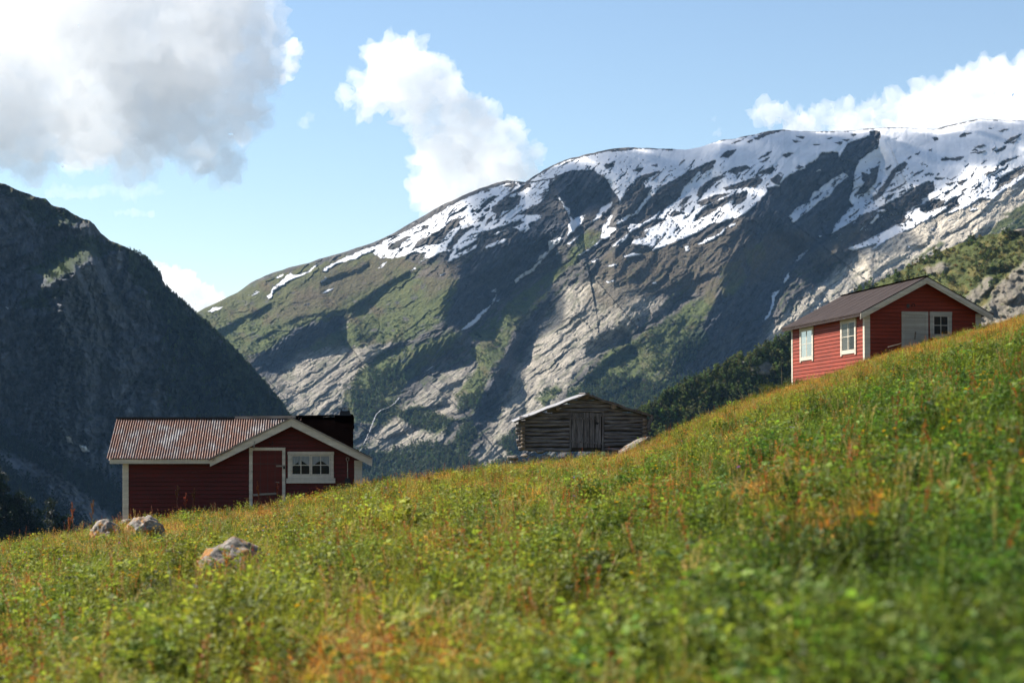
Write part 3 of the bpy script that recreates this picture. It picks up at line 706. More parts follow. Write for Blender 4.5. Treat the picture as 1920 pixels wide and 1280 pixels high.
def scatter(name, protos, P, rot, scl, tint, mat, label, cat):
    """one 'stuff' object: the prototypes' faces plus one loose vertex per plant, spread by geometry nodes"""
    V = []; F = []; pid = []; lc = []; base = 0
    for k, (v, f, c) in enumerate(protos):
        V.append(v); pid.append(np.full(len(v), k)); lc.append(c)
        F.append(f + base); base += len(v)
    n = len(P); npv = base
    V = np.concatenate(V + [P]); pid = np.concatenate(pid + [np.full(n, -1)])
    lc = np.concatenate(lc + [np.ones((n, 4))])
    z = lambda a, w: np.concatenate([np.zeros((npv, w)), a])
    idx = np.concatenate([np.zeros(npv, int), rng.integers(0, len(protos), n)])
    if np.ndim(scl) == 1: scl = np.repeat(scl[:,None], 3, 1)
    t4 = np.concatenate([tint, np.ones((n,1))], 1)
    o = np_obj(name, V, F, mats=[mat], attrs={'pid': pid, 'lc': lc, 'rot': z(rot, 3), 'scl': z(scl, 3), 'idx': idx, 'tint': z(t4, 4)})
    md = o.modifiers.new('scatter', 'NODES'); md.node_group = SCATTER
    return tag(o, label, cat, kind='stuff')

# ---- plant prototypes (verts, quads, colours)
def quad_leaf(V, F, C, base, dirv, side, ln, wd, col, bend=.25, own=0.0):
    b = len(V); up = dirv.cross(side).normalized()
    mid = base + dirv*ln*.5 + up*ln*bend*.4; tip = base + dirv*ln - up*ln*bend*.2
    V += [tuple(base), tuple(mid + side*wd*.5), tuple(tip), tuple(mid - side*wd*.5)]
    F.append((b, b+1, b+2, b+3)); C += [(*col, own)]*4
def fin(V, F, C): return np.array(V), np.array(F, int), np.array(C)
def rnd(a, b): return random.uniform(a, b)
def herb(nst=9, h=.2, r=.16, leaf=.04, palm=True):
    V, F, C = [], [], []
    for s in range(nst):
        a = rnd(0, 6.28); rr = r*math.sqrt(random.random()); hh = h*rnd(.45, 1.05)
        top = Vector((math.cos(a)*rr, math.sin(a)*rr, hh)); root = Vector((top.x*.3, top.y*.3, 0))
        g = rnd(.7, 1.15)
        quad_leaf(V, F, C, root, (top-root).normalized(), Vector((math.sin(a), -math.cos(a), 0)), (top-root).length, .006, (.8*g,.75*g,.7*g), 0)
        nl = random.randint(5, 8); tilt = Vector((rnd(-.9,.9), rnd(-.9,.9), 1)).normalized()
        sh = rnd(.5, 1.5)
        for k in range(nl):
            t = 6.283*k/nl + rnd(-.2,.2)
            d = Vector((math.cos(t), math.sin(t), rnd(-.3,.7))); d = (d - tilt*d.dot(tilt)*(.8 if palm else .2)).normalized()
            sd = tilt.cross(d).normalized(); l = leaf*rnd(.75, 1.25)
            quad_leaf(V, F, C, top if palm else root.lerp(top, rnd(.3,1)), d, sd, l, l*rnd(.45,.7), (sh*rnd(.9,1.1), sh*rnd(.92,1.08), sh), rnd(.1,.4))
    return fin(V, F, C)
def tuft(n=26, h=.3, r=.09, w=.006, lean=.5, droop=.35):
    V, F, C = [], [], []
    for s in range(n):
        a = rnd(0, 6.28); rr = r*random.random(); root = Vector((math.cos(a)*rr, math.sin(a)*rr, 0))
        a2 = a + rnd(-.8,.8); le = rnd(.05, lean); hh = h*rnd(.5, 1.1); sd = Vector((-math.sin(a2), math.cos(a2), 0)); out = Vector((math.cos(a2), math.sin(a2), 0))
        p0 = root; p1 = root + out*le*hh*.4 + Vector((0,0,hh*.6)); p2 = p1 + out*hh*(le*.4+droop*rnd(.2,1)*.5) + Vector((0,0,hh*.35*(1-droop*.7)))
        b = len(V); g = rnd(.7, 1.25); gy = rnd(.9, 1.15)
        V += [tuple(p0-sd*w*.5), tuple(p0+sd*w*.5), tuple(p1+sd*w*.45), tuple(p1-sd*w*.45), tuple(p2+sd*w*.12), tuple(p2-sd*w*.12)]
        F += [(b,b+1,b+2,b+3), (b+3,b+2,b+4,b+5)]; C += [(g*gy, g, g*.8, 0)]*6
    return fin(V, F, C)
def stem(V, F, C, p0, p1, w, col, own=1.0):
    d = (p1-p0).normalized(); s = d.cross(Vector((.3,.9,.1))).normalized(); s2 = d.cross(s)
    for q in (s, s2):
        b = len(V); V += [tuple(p0-q*w), tuple(p0+q*w), tuple(p1+q*w*.6), tuple(p1-q*w*.6)]; F.append((b,b+1,b+2,b+3)); C += [(*col, own)]*4
def sorrel(h=.45, n=1):
    V, F, C = [], [], []
    for s in range(n):
        le = Vector((rnd(-.12,.12), rnd(-.12,.12), 0)); p0 = Vector((rnd(-.04,.04), rnd(-.04,.04), 0)); hh = h*rnd(.75,1.1)
        top = p0 + le + Vector((0,0,hh)); red = random.choice([(.36,.09,.022),(.42,.13,.03),(.28,.06,.025),(.42,.18,.05)])
        stem(V, F, C, p0, top, .0022, (.20,.09,.035))
        for k in range(34):
            t = .45 + .55*random.random(); c = p0.lerp(top, t); a = rnd(0, 6.28); d = Vector((math.cos(a), math.sin(a), rnd(.1,1.2))).normalized()
            base = c + d*rnd(0,.02)*(1.3-t)
            quad_leaf(V, F, C, base, d, d.cross(Vector((0,.2,1))).normalized(), rnd(.008,.016), rnd(.007,.012), tuple(x*rnd(.7,1.3) for x in red), 0, 1.0)
    return fin(V, F, C)
def flower(h=.3, n=3, col=(.62,.36,.012), pet=.014, np_=5):
    V, F, C = [], [], []
    for s in range(n):
        p0 = Vector((rnd(-.05,.05), rnd(-.05,.05), 0)); top = p0 + Vector((rnd(-.07,.07), rnd(-.07,.07), h*rnd(.7,1.1)))
        stem(V, F, C, p0, top, .0018, (.10,.13,.03))
        ax = Vector((rnd(-.5,.5), rnd(-.7,.3), 1)).normalized(); u = ax.cross(Vector((1,.1,0))).normalized(); v = ax.cross(u)
        for k in range(np_):
            t = 6.283*k/np_; d = (u*math.cos(t) + v*math.sin(t) + ax*.35).normalized()
            quad_leaf(V, F, C, top, d, ax.cross(d).normalized(), pet, pet*1.05, tuple(x*rnd(.85,1.15) for x in col), .3, 1.0)
        for k in range(3):
            a = rnd(0,6.28); d = Vector((math.cos(a), math.sin(a), .6)).normalized()
            quad_leaf(V, F, C, p0.lerp(top, rnd(.1,.5)), d, d.cross(Vector((0,0,1))).normalized(), .05, .015, (.09,.13,.025), .2, 1.0)
    return fin(V, F, C)
def seedhead(h=.5, n=4):
    V, F, C = [], [], []
    for s in range(n):
        p0 = Vector((rnd(-.05,.05), rnd(-.05,.05), 0)); a = rnd(0,6.28); le = rnd(.05,.3)
        p1 = p0 + Vector((math.cos(a)*le*.4*h, math.sin(a)*le*.4*h, h*.7*rnd(.8,1.1))); p2 = p1 + Vector((math.cos(a)*le*h*.6, math.sin(a)*le*h*.6, h*.3))
        cc = random.choice([(.42,.31,.14),(.36,.22,.09),(.46,.37,.18)])
        stem(V, F, C, p0, p1, .0016, cc); stem(V, F, C, p1, p2, .0013, cc)
        for k in range(12):
            c = p1.lerp(p2, rnd(.2,1)); d = Vector((rnd(-1,1), rnd(-1,1), rnd(.3,1.6))).normalized()
            quad_leaf(V, F, C, c, d, d.cross(Vector((.1,.9,.2))).normalized(), .018, .004, cc, 0, 1.0)
    return fin(V, F, C)

# ---- where plants stand
def sample(n_per_m2, ymin, ymax, margin=.03, clear=True):
    """random ground positions inside the camera's wedge, between two distances"""
    umax = .257+margin
    side = 3.5
    area = umax*(ymax**2-ymin**2) + 2*side*(ymax-ymin)
    n = int(area*n_per_m2)
    yy = np.linspace(ymin, ymax, 400); cdf = umax*(yy**2-ymin**2) + 2*side*(yy-ymin)
    y = np.interp(rng.uniform(0, cdf[-1], n), cdf, yy); x = rng.uniform(-1, 1, n)*(umax*y+side)
    px = 960 + FPX*x/y
    keep = y < np.interp(px, _gu, _gd) + 2.5
    x, y = x[keep], y[keep]
    if clear:
        k = np.ones(len(x), bool)
        for (cx, cy, rr) in CLEAR: k &= np.hypot(x-cx, y-cy) > rr
        for q in CLEAR_Q: k &= ~((poly_sdf(x, y, q) > -.05))
        x, y = x[k], y[k]
    return x, y
CLEAR = []; CLEAR_Q = []
def yaw_only(n, tilt=.15):
    return np.stack([rng.normal(0, tilt, n), rng.normal(0, tilt, n), rng.uniform(0, 6.28, n)], 1)
# ------------------------------------------------------------------ building materials
def mat_paint(name, col, dirt=.35, rough=.7, streak=(2,2,.6), dark=(.03,.02,.015), spec=.3):
    m, nt = new_mat(name); b = NB(nt); co = b.obj()
    n1 = b.noise(b.mapping(co, streak), 5, 6, .65); n2 = b.noise(b.mapping(co, (1,1,9)), 2.2, 4, .6); n3 = b.noise(co, 38, 4, .7)
    f = b.ramp(b.math('ADD', b.math('MULTIPLY', n1, .6), b.math('MULTIPLY', n2, .4)), [(.42, 0.0), (.72, 1.0)])
    c = b.mix(b.math('MULTIPLY', f, dirt), col, dark)
    c = b.mix(1.0, c, b.math('ADD', b.math('MULTIPLY', n3, .5), .75), 'MULTIPLY')
    c = b.mix(1.0, c, b.math('ADD', b.math('MULTIPLY', b.noise(b.mapping(co, (.5,.5,7.3)), 1.0, 2, .5), 1.0), .5), 'MULTIPLY')
    b.out(c, rough, b.bump(n3, .25, .01), spec); return m
M_RED = mat_paint('falu_red_boards', (.088,.009,.006), .55)
M_RED2 = mat_paint('scarlet_boards', (.215,.0265,.008), .4)
M_RDOOR = mat_paint('red_door_paint', (.10,.012,.008), .5, streak=(9,9,.5))
M_WHITE = mat_paint('white_trim_paint', (.52,.46,.37), .35, dark=(.22,.18,.13))
M_CREAM = mat_paint('cream_trim_paint', (.50,.45,.37), .25, dark=(.3,.24,.17))
M_GREYDOOR = mat_paint('grey_door_paint', (.36,.325,.26), .3, dark=(.25,.22,.18))
M_GAP = mat_paint('dark_board_gap', (.05,.045,.04), .1)  # near-black, shadow between boards put into the colour
def mat_felt():
    m, nt = new_mat('black_roof_felt'); b = NB(nt); d = b.n('ShaderNodeBsdfDiffuse')
    b.l(b.ramp(b.noise(b.obj(), 3, 5), [(.3, (.0008,.0005,.0006)), (.8, (.0035,.0022,.0022))]), d.inputs[0])
    o = b.n('ShaderNodeOutputMaterial'); b.l(d.outputs[0], o.inputs[0]); return m
M_FELT = mat_felt()
M_BLACK = mat_paint('black_metal', (.02,.019,.02), .2, .6)
M_BROWNROOF = None
def mat_wood(name, c1, c2, axis=(1.2,14,14), sc=1.6):
    m, nt = new_mat(name); b = NB(nt); co = b.obj()
    n1 = b.noise(b.mapping(co, axis), sc, 7, .65, .3); n2 = b.noise(co, 1.1, 4)
    c = b.ramp(n1, [(.3, c1), (.66, c2)])
    c = b.mix(1.0, c, b.math('ADD', b.math('MULTIPLY', n2, 1.1), .45), 'MULTIPLY')
    b.out(c, .85, b.bump(n1, .6, .02), .2); return m
M_LOG = mat_wood('weathered_log', (.020,.016,.015), (.255,.222,.205))
M_LOGEND = mat_wood('pale_log_end', (.12,.085,.06), (.30,.23,.17), (3,3,3), 3)
M_PLANK = mat_wood('weathered_plank', (.024,.02,.019), (.23,.20,.185), (14,14,1.2))
M_GREYWOOD = mat_wood('grey_wood', (.16,.13,.10), (.34,.29,.235))
def mat_rust():
    m, nt = new_mat('rusty_corrugated_iron'); b = NB(nt); co = b.obj()
    st = b.mapping(co, (5.5, .55, .55)); n1 = b.noise(st, 1.5, 8, .72); n2 = b.noise(co, 1.0, 5, .6); n3 = b.noise(b.mapping(co, (16,1.6,1.6)), 2, 5, .7)
    f = b.math('ADD', b.math('MULTIPLY', n1, .65), b.math('SUBTRACT', b.math('MULTIPLY', n2, .95), .20))
    c = b.ramp(f, [(.42, (.27,.26,.255)), (.50, (.13,.105,.098)), (.57, (.10,.05,.038)), (.66, (.15,.055,.027)), (.78, (.06,.025,.018))])
    c = b.mix(b.ramp(n3, [(.56, 0.0), (.66, .8)]), c, (.42,.40,.385))
    c = b.mix(b.ramp(b.noise(b.mapping(co, (9,1.2,1.2)), 2.6, 5, .7), [(.58, 0.0), (.68, .9)]), c, (.165,.05,.022))
    b.out(c, .62, b.bump(n3, .3, .01), .35, .05); return m
M_RUST = mat_rust()
def mat_roof2():
    m, nt = new_mat('brown_roof_sheet'); b = NB(nt); co = b.obj()
    n = b.noise(co, 1.2, 6, .6); n2 = b.noise(co, 30, 4)
    c = b.ramp(n, [(.3, (.030,.0225,.0215)), (.7, (.046,.035,.033))])
    b.out(b.mix(1.0, c, b.math('ADD', b.math('MULTIPLY', n2, .6), .7), 'MULTIPLY'), .85, b.bump(n2, .3, .01), .08); return m
M_BROWNROOF = mat_roof2()
def mat_tin():
    m, nt = new_mat('pale_tin_sheet'); b = NB(nt); co = b.obj()
    n = b.noise(co, 2.2, 6, .7)
    b.out(b.ramp(n, [(.4, (.30,.30,.30)), (.6, (.22,.20,.185)), (.72, (.26,.15,.09))]), .5, None, .4, .1); return m
M_TIN = mat_tin()
def mat_glass():
    m, nt = new_mat('window_glass'); b = NB(nt)
    g = b.n('ShaderNodeBsdfGlossy'); g.inputs['Roughness'].default_value = .03; g.inputs[0].default_value = (.9,.93,.95,1)
    t = b.n('ShaderNodeBsdfTransparent'); t.inputs[0].default_value = (.92,.95,.94,1)
    f = b.n('ShaderNodeFresnel'); f.inputs[0].default_value = 1.33
    mx = b.n('ShaderNodeMixShader'); b.l(b.math('MULTIPLY', f.outputs[0], .45), mx.inputs[0]); b.l(t.outputs[0], mx.inputs[1]); b.l(g.outputs[0], mx.inputs[2])
    o = b.n('ShaderNodeOutputMaterial'); b.l(mx.outputs[0], o.inputs[0]); return m
M_GLASS = mat_glass()
M_DARKROOM = mat_paint('dark_room', (.014,.014,.016), .1)
def mat_cloth():
    m, nt = new_mat('white_curtain'); b = NB(nt)
    n = b.noise(b.mapping(b.obj(), (26,26,2)), 2, 3)
    b.out(b.ramp(n, [(.3, (.20,.205,.22)), (.7, (.40,.40,.41))]), .9); return m
M_CLOTH = mat_cloth()
M_CLOTH2 = mat_paint('grey_curtain', (.13,.13,.12), .3, .9)
def mat_rock(name, moss=.5, sc=1.0):
    m, nt = new_mat(name); b = NB(nt); co = b.obj()
    n1 = b.noise(co, 5*sc, 8, .72); n2 = b.noise(co, 13*sc, 6, .72, .6); n3 = b.noise(co, 34*sc, 5, .7); n4 = b.noise(co, 3.1*sc, 7, .7, .7)
    c = b.ramp(n1, [(.30, (.06,.052,.046)), (.48, (.20,.178,.155)), (.70, (.33,.30,.255))])
    c = b.mix(b.ramp(n2, [(.55, 0.0), (.62, .85)]), c, (.42,.385,.325))
    c = b.mix(b.ramp(n3, [(.58, 0.0), (.68, .8)]), c, (.07,.06,.06))
    c = b.mix(b.ramp(n4, [(.60-.14*moss, 0.0), (.66-.14*moss, .9)]), c, b.ramp(n3, [(.3, (.16,.07,.016)), (.6, (.36,.17,.025)), (.8,(.20,.15,.03))]))
    c = b.mix(b.ramp(b.noise(co, 5.5*sc, 4, .6, .8), [(.60, 0.0), (.66, .8)]), c, (.27,.095,.04))
    b.out(c, .9, b.bump(b.math('ADD', n2, b.math('MULTIPLY', n3, .5)), .7, .03), .2); return m
M_ROCK = mat_rock('lichen_boulder', .88); M_ROCK2 = mat_rock('pale_field_stone', .15, 2.0)

# ------------------------------------------------------------------ wall helpers
front = lambda s, n, z: (s, -n, z)               # wall plane y = 0 facing -y
def left_side(s, n, z): return (-n, s, z)        # wall plane x = 0 facing -x
def siding(name, parent, mat, fn, z0, z1, pitch, ext, proud=.030, n0=0.0):
    """lapped boards; ext(z) -> (s_left, s_right) or None"""
    mb = MB(); z = z0
    while z < z1-1e-4:
        a, c = z, min(z+pitch, z1); e0 = ext(a); e1 = ext(c)
        if e0 and e1 and e0[1]-e0[0] > .02:
            j = random.uniform(-.0015,.0015)
            ag = a+.012; p = [(e0[0], n0+proud+j, ag), (e0[1], n0+proud+j, ag), (e1[1], n0+.003, c), (e1[0], n0+.003, c), (e0[0], n0-.02, ag), (e0[1], n0-.02, ag)]
            mb.add([fn(*q) for q in p], [(0,1,2,3),(4,5,1,0)])
        z += pitch
    return mb.build(name, mat, parent)
def pbox(mb, fn, s0, s1, n0, n1, z0, z1, mi=0):
    v = [fn(s, n, z) for z in (z0, z1) for s, n in ((s0,n0),(s1,n0),(s1,n1),(s0,n1))]
    mb.add(v, [(3,2,1,0),(4,5,6,7),(0,1,5,4),(1,2,6,5),(2,3,7,6),(3,0,4,7)], mi)
def window(parent, fn, s0, s1, z0, z1, cas, mat, sashes=1, cols=2, rows=2, sill=None, legs=0.0, curtain='none', sashmat=None, head=0.0, label=None):
    mb = MB()
    pbox(mb, fn, s0, s0+cas, .005, .068, z0-legs, z1-cas-head); pbox(mb, fn, s1-cas, s1, .005, .068, z0-legs, z1-cas-head)
    pbox(mb, fn, s0-.012, s1+.012, .005, .074, z1-cas-head, z1); pbox(mb, fn, s0+cas, s1-cas, .005, .065, z0, z0+cas*.9)
    w = mb.build('window', mat, parent, bevel=.004)
    if label: w['label'] = label
    if sill:
        sb = MB(); pbox(sb, fn, s0-.05, s1+.05, .005, .10, z0-sill, z0); sb.build('sill', mat, w, bevel=.005)
    a, c, e, f = s0+cas, s1-cas, z0+cas*.9, z1-cas-head
    bk = MB(); pbox(bk, fn, a, c, .032, .034, e, f); bk.build('backing', M_DARKROOM, w)
    sw = (c-a)/sashes; fr = .042; sm = sashmat or mat
    for k in range(sashes):
        l, r = a+k*sw, a+(k+1)*sw
        sb = MB()
        pbox(sb, fn, l+.003, l+fr, .040, .058, e+.003, f-.003); pbox(sb, fn, r-fr, r-.003, .040, .058, e+.003, f-.003)
        pbox(sb, fn, l+fr, r-fr, .040, .058, e+.003, e+fr); pbox(sb, fn, l+fr, r-fr, .040, .058, f-fr, f-.003)
        for i in range(1, cols):
            x = l+fr + (r-l-2*fr)*i/cols; pbox(sb, fn, x-.013, x+.013, .041, .055, e+fr, f-fr)
        for j in range(1, rows):
            z = e+fr + (f-e-2*fr)*j/rows; pbox(sb, fn, l+fr, r-fr, .0415, .0545, z-.013, z+.013)
        sb.build('sash', sm, w, bevel=.002)
        g = MB(); g.add([fn(l+fr-.004, .047, e+fr-.004), fn(r-fr+.004, .047, e+fr-.004), fn(r-fr+.004, .047, f-fr+.004), fn(l+fr-.004, .047, f-fr+.004)], [(0,1,2,3)])
        g.build('pane', M_GLASS, w)
        if curtain != 'none':
            cm = MB(); V = []; nx = 26; L0, R0 = l+fr*.8, r-fr*.8; H = f-e
            for i in range(nx+1):
                t = i/nx; x = L0 + (R0-L0)*t
                if curtain == 'swag': bot = f - H*(.30 + .30*abs(2*t-1)**1.5 + (.16 if (k == 0 and .38 < t < .47) else 0))
                elif curtain == 'half': bot = e + H*.02
                else: bot = e + H*.02
                nn = .0365 + .0012*math.sin(i*2.3)
                V += [fn(x, nn, bot), fn(x, nn, f-.01)]
            F = [(2*i, 2*i+2, 2*i+3, 2*i+1) for i in range(nx) if not (curtain == 'sides' and ((k == 0 and i > 3) if False else (k == 0 and abs((i+.5)/nx-.45) < .36)))]
            cm.add(V, F); cm.build('curtain', M_CLOTH2 if curtain == 'sides' else M_CLOTH, w)
    return w
def clip_poly(poly, a, b_, c):
    """keep a*x+b*z <= c"""
    out = []
    for i in range(len(poly)):
        p, q = poly[i], poly[(i+1) % len(poly)]; dp = a*p[0]+b_*p[1]-c; dq = a*q[0]+b_*q[1]-c
        if dp <= 0: out.append(p)
        if dp*dq < 0: t = dp/(dp-dq); out.append((p[0]+(q[0]-p[0])*t, p[1]+(q[1]-p[1])*t))
    return out

# ------------------------------------------------------------------ left cabin, dark red with rusty iron roof
def left_cabin():
    D0 = 60.0; zb = (HOR-965)/FPX*D0
    R = empty('red_cabin', ((231-960)/FPX*D0, D0, zb), math.radians(4.4))
    tag(R, 'dark red cabin with a rusty corrugated roof and white door frame on the lower slope', 'cabin', 'red cabins on the meadow')
    W = 7.17; gx = 5.05; gs = .51; gp = 2.95; hs = 2.44; Dp = 4.6
    gtop = lambda x: gp - .13 - gs*abs(x-gx)
    def ext(z):
        if z <= 1.60: return (.0, W)
        h = (gp-.13-z)/gs
        return (max(gx-h, 0), min(gx+h, W)) if h > .02 else None
    body = MB(); body.box(.03, W-.03, .03, Dp, -.15, 1.55)
    body.prism([(gx-2.2,1.55),(gx+2.1,1.55),(gx+2.1,gtop(gx+2.1)-.05),(gx,gtop(gx)-.05),(gx-2.2,gtop(gx-2.2)-.05)], .03, 2.2)
    body.build('wall_core', M_GAP, R)  # dark core behind the siding paints the shadow lines between boards
    siding('wall', R, M_RED, front, -.15, 2.80, .127, ext)
    siding('side_wall', R, M_RED, lambda s, n, z: (W-.03+n, s, z), -.15, 1.70, .127, lambda z: (0, Dp))
    siding('side_wall', R, M_RED, lambda s, n, z: (.03-n, s, z), -.15, 1.60, .127, lambda z: (0, Dp))
    f = MB(); f.box(-.04, W+.03, .02, Dp, -.75, -.155); f.build('foundation', M_ROCK2, R)
    # main roof
    ms = .479; rz = lambda y: 1.70 + ms*(y+.3)
    def ystar(x):      # where the main roof comes out from under the gable roof
        return (gp - gs*abs(x-gx) - .03 - 1.70)/ms - .3
    def ycut(x, y, y1):
        if abs(x-gx) > hs+.02: return y
        ys_ = min(ystar(x), y1-.02); return max(y, ys_ + (y1-ys_)*max(0, (y+.36)/(y1+.36)))
    def corr(x0, x1, y0, y1, lift, name):
        n = int((x1-x0)/.076)*8; xs = np.linspace(x0, x1, n+1); ys = np.linspace(y0, y1, 14)
        V = []
        for j, y in enumerate(ys):
            for i, x in enumerate(xs):
                y = ycut(x, ys[j], y1)
                d = .025*math.sin(2*math.pi*(x-x0)/.076)
                yy = y - (.022*N1.p2(np.array([x*2.1]), np.array([3.3]))[0] if j == 0 else 0)
                V.append((x, yy, rz(yy)+lift+d+.012*N2.p2(np.array([x*.8]), np.array([y*1.3]))[0]))
        n1 = n+1; k = np.arange(13*n).reshape(13, n); i0 = (k//n)*n1 + k % n
        F = np.stack([i0, i0+1, i0+n1+1, i0+n1], -1).reshape(-1,4)
        return np_obj(name, V, [F], mats=[M_RUST], smooth=True, parent=R)
    roof = corr(-.45, 3.24, -.36, 2.25, .02, 'roof'); corr(3.20, 5.3, -.28, 2.27, .045, 'roof')
    r = MB(); th = .03
    r.add([(-.40,-.28,rz(-.28)-.06),(2.60,-.28,rz(-.28)-.06),(5.0,2.20,rz(2.20)-.06),(5.0,2.25,rz(2.25)-.06),(-.40,2.25,rz(2.25)-.06),(-.40,4.8,rz(-.28)-.06),(5.3,4.8,rz(-.28)-.06)], [(0,1,2,3,4),(4,3,6,5)])
    r.build('roof_boarding', M_GREYWOOD, R)
    bk = MB(); bk.add([(-.45,2.25,rz(2.25)+.01),(6.9,2.25,rz(2.25)+.01),(6.9,4.85,1.66),(-.45,4.85,1.66)], [(0,1,2,3)]); bk.build('rear_roof', M_FELT, R)
    fl = MB(); ya = ystar(6.90)-.1
    T = [(5.1,ystar(5.1)),(6.90,ya),(6.92,2.28),(5.1,2.28)]
    fl.add([(x,y,rz(y)+.05) for x, y in T]+[(x,y,rz(y)-.03) for x, y in T], [(0,1,2,3),(1,5,6,2),(4,5,1,0),(4,7,6,5)])
    fl.build('felt_roof', M_FELT, R)
    rc = MB(); rc.box(-.47, 3.22, 2.14, 2.36, rz(2.25)-.005, rz(2.25)+.05)
    rc.build('ridge_cap', M_BLACK, R)
    rb = MB(); rb.bar((3.22,2.2,rz(2.25)+.035), (5.1,2.2,rz(2.25)+.06), .14, .075); rb.build('ridge_board', M_GREYWOOD, R)
    rb = MB(); rb.bar((5.0,2.25,rz(2.25)+.075), (6.9,2.25,rz(2.25)+.11), .2, .05); rb.build('ridge_cap', M_FELT, R)
    fa = MB(); fa.box(-.36, 2.72, -.315, -.285, 1.545, 1.685); fa.build('fascia', M_WHITE, R, bevel=.005)
    # gable roof
    def gz_(x): return gp - gs*abs(x-gx)
    gl = MB(); yb = 2.5
    gl.add([(gx-hs,-.36,gz_(gx-hs)),(gx,-.36,gp),(gx,yb,gp),(gx-hs,yb,gz_(gx-hs)),(gx-hs,-.36,gz_(gx-hs)-.05),(gx,-.36,gp-.05),(gx,yb,gp-.05),(gx-hs,yb,gz_(gx-hs)-.05)], [(0,1,2,3),(0,4,5,1),(0,3,7,4),(4,7,6,5)])
    gl.build('gable_roof', M_RUST, R)
    gr = MB()
    gr.add([(gx,-.36,gp),(gx+hs,-.36,gz_(gx+hs)),(gx+hs,yb,gz_(gx+hs)),(gx,yb,gp),(gx,-.36,gp-.05),(gx+hs,-.36,gz_(gx+hs)-.05),(gx+hs,yb,gz_(gx+hs)-.05),(gx,yb,gp-.05)], [(0,1,2,3),(0,4,5,1),(1,5,6,2),(4,7,6,5)])
    gr.build('gable_roof', M_FELT, R)
    ef = MB(); ef.bar((gx+hs-.015,-.34,gz_(gx+hs)-.1), (gx+hs-.015,1.9,gz_(gx+hs)-.1), .03, .15); ef.build('fascia', M_CREAM, R)
    for sgn in (-1, 1):
        bb = MB(); x1 = gx + sgn*(hs-.01); zt = lambda x: gz_(x)-.052
        P = [(gx, zt(gx)), (x1, zt(x1)), (x1, zt(x1)-.20), (gx, zt(gx)-.23)]
        if sgn < 0: P = P[::-1]
        bb.prism(P, -.372, -.340); bb.build('bargeboard', M_WHITE, R)
    tr = MB()
    for sgn in (-1, 1): tr.bar((gx,-.385,gp-.03), (gx+sgn*hs,-.385,gz_(gx+hs)-.03), .03, .05)
    tr.build('verge_strip', M_GREYWOOD, R)
    # loose bits of flashing by the valley
    for q in (((2.86,-.41,1.86),(2.70,-.41,1.62),.05,.012),((3.02,-.41,1.93),(2.84,-.41,1.84),.045,.012),((3.95,-.39,2.22),(3.93,-.39,1.98),.035,.012)):
        MB().bar(*q).build('loose_batten', M_GREYWOOD, R)
    vb = MB(); vb.bar((2.58,-.37,1.66),(3.3,-.32,2.0),.16,.03); vb.build('valley_flashing', M_RUST, R)
    # corner boards
    for a, c in ((.0,.165),(W-.215,W)):
        cb = MB(); cb.box(a-.012, c+.012 if c > 1 else c, -.045, .02, -.15, 1.56 if a < 1 else gtop(W)-.1)
        cb.box(a-.012 if a < 1 else W-.02, a+.02 if a < 1 else W+.012, .02, .10, -.15, 1.56 if a < 1 else gtop(W)-.1)
        cb.build('corner_board', M_WHITE, R, bevel=.004)
    # door
    d = MB(); d.box(3.88, 4.77, -.035, 0, -.12, 1.935)
    for x in (4.11, 4.33, 4.55): d.box(x-.004, x+.004, -.0385, -.0352, -.12, 1.935, 1)
    d.box(3.885, 4.765, -.050, -.0355, 1.53, 1.545, 1); d.box(3.885,4.765,-.0475,-.0355, .585,.60,1)
    door = d.build('door', [M_RDOOR, M_GAP], R)
    fr = MB(); fr.box(3.77,3.875,-.06,0,-.12,2.03); fr.box(4.765,4.86,-.06,0,-.12,2.03); fr.box(3.875,4.765,-.06,0,1.94,2.03); fr.build('door_frame', M_WHITE, R, bevel=.004)
    h = MB(); h.bar((4.58,-.06,1.47),(4.84,-.075,1.47),.05,.012,up=(0,1,0)); h.build('hasp', M_GREYWOOD, door)
    h = MB(); h.box(4.795,4.85,-.10,-.065,1.38,1.45); h.tube([(4.805+.018*(1-math.cos(t)),-.083,1.45+.03*math.sin(t)) for t in np.linspace(0,math.pi,7)], .006, 6); h.build('padlock', M_BLACK, door)
    h = MB(); h.bar((4.57,-.065,.985),(4.68,-.065,.97),.028,.02,up=(0,1,0)); h.build('handle', M_GREYWOOD, door)
    h = MB(); h.bar((3.89,-.06,.60),(4.60,-.06,.64),.055,.02,up=(0,1,0)); h.bar((3.89,-.075,.595),(4.08,-.075,.60),.06,.02,up=(0,1,0)); h.build('door_bar', M_GREYWOOD, door)
    window(R, front, 4.937, 6.32, 1.098, 1.905, .095, M_WHITE, sashes=2, sill=.15, curtain='swag')
    hk = MB(); hk.tube([(gx-.62+.05*math.cos(t), -.035, 2.18-.075*math.sin(t)) for t in np.linspace(-.5,math.pi+.5,12)], .012, 6); hk.build('horseshoe', M_BLACK, R)
    # chimney
    c = MB(); c.box(6.33, 6.93, 1.98, 2.5, 2.6, 3.02); ch = c.build('chimney', M_FELT, R)
    c = MB(); c.add([(6.46,2.05,3.02),(6.84,2.05,3.02),(6.84,2.43,3.02),(6.46,2.43,3.02),(6.51,2.1,3.17),(6.79,2.1,3.17),(6.79,2.38,3.17),(6.51,2.38,3.17)], [(0,1,5,4),(1,2,6,5),(2,3,7,6),(3,0,4,7),(4,5,6,7)]); c.build('chimney_pot', M_BLACK, ch)
    c = MB(); c.box(6.43,6.87,2.03,2.45,3.235,3.25)
    for x in (6.53,6.77):
        for y in (2.12,2.36): c.box(x-.012,x+.012,y-.012,y+.012,3.165,3.236)
    c.build('chimney_cap', M_BLACK, ch)
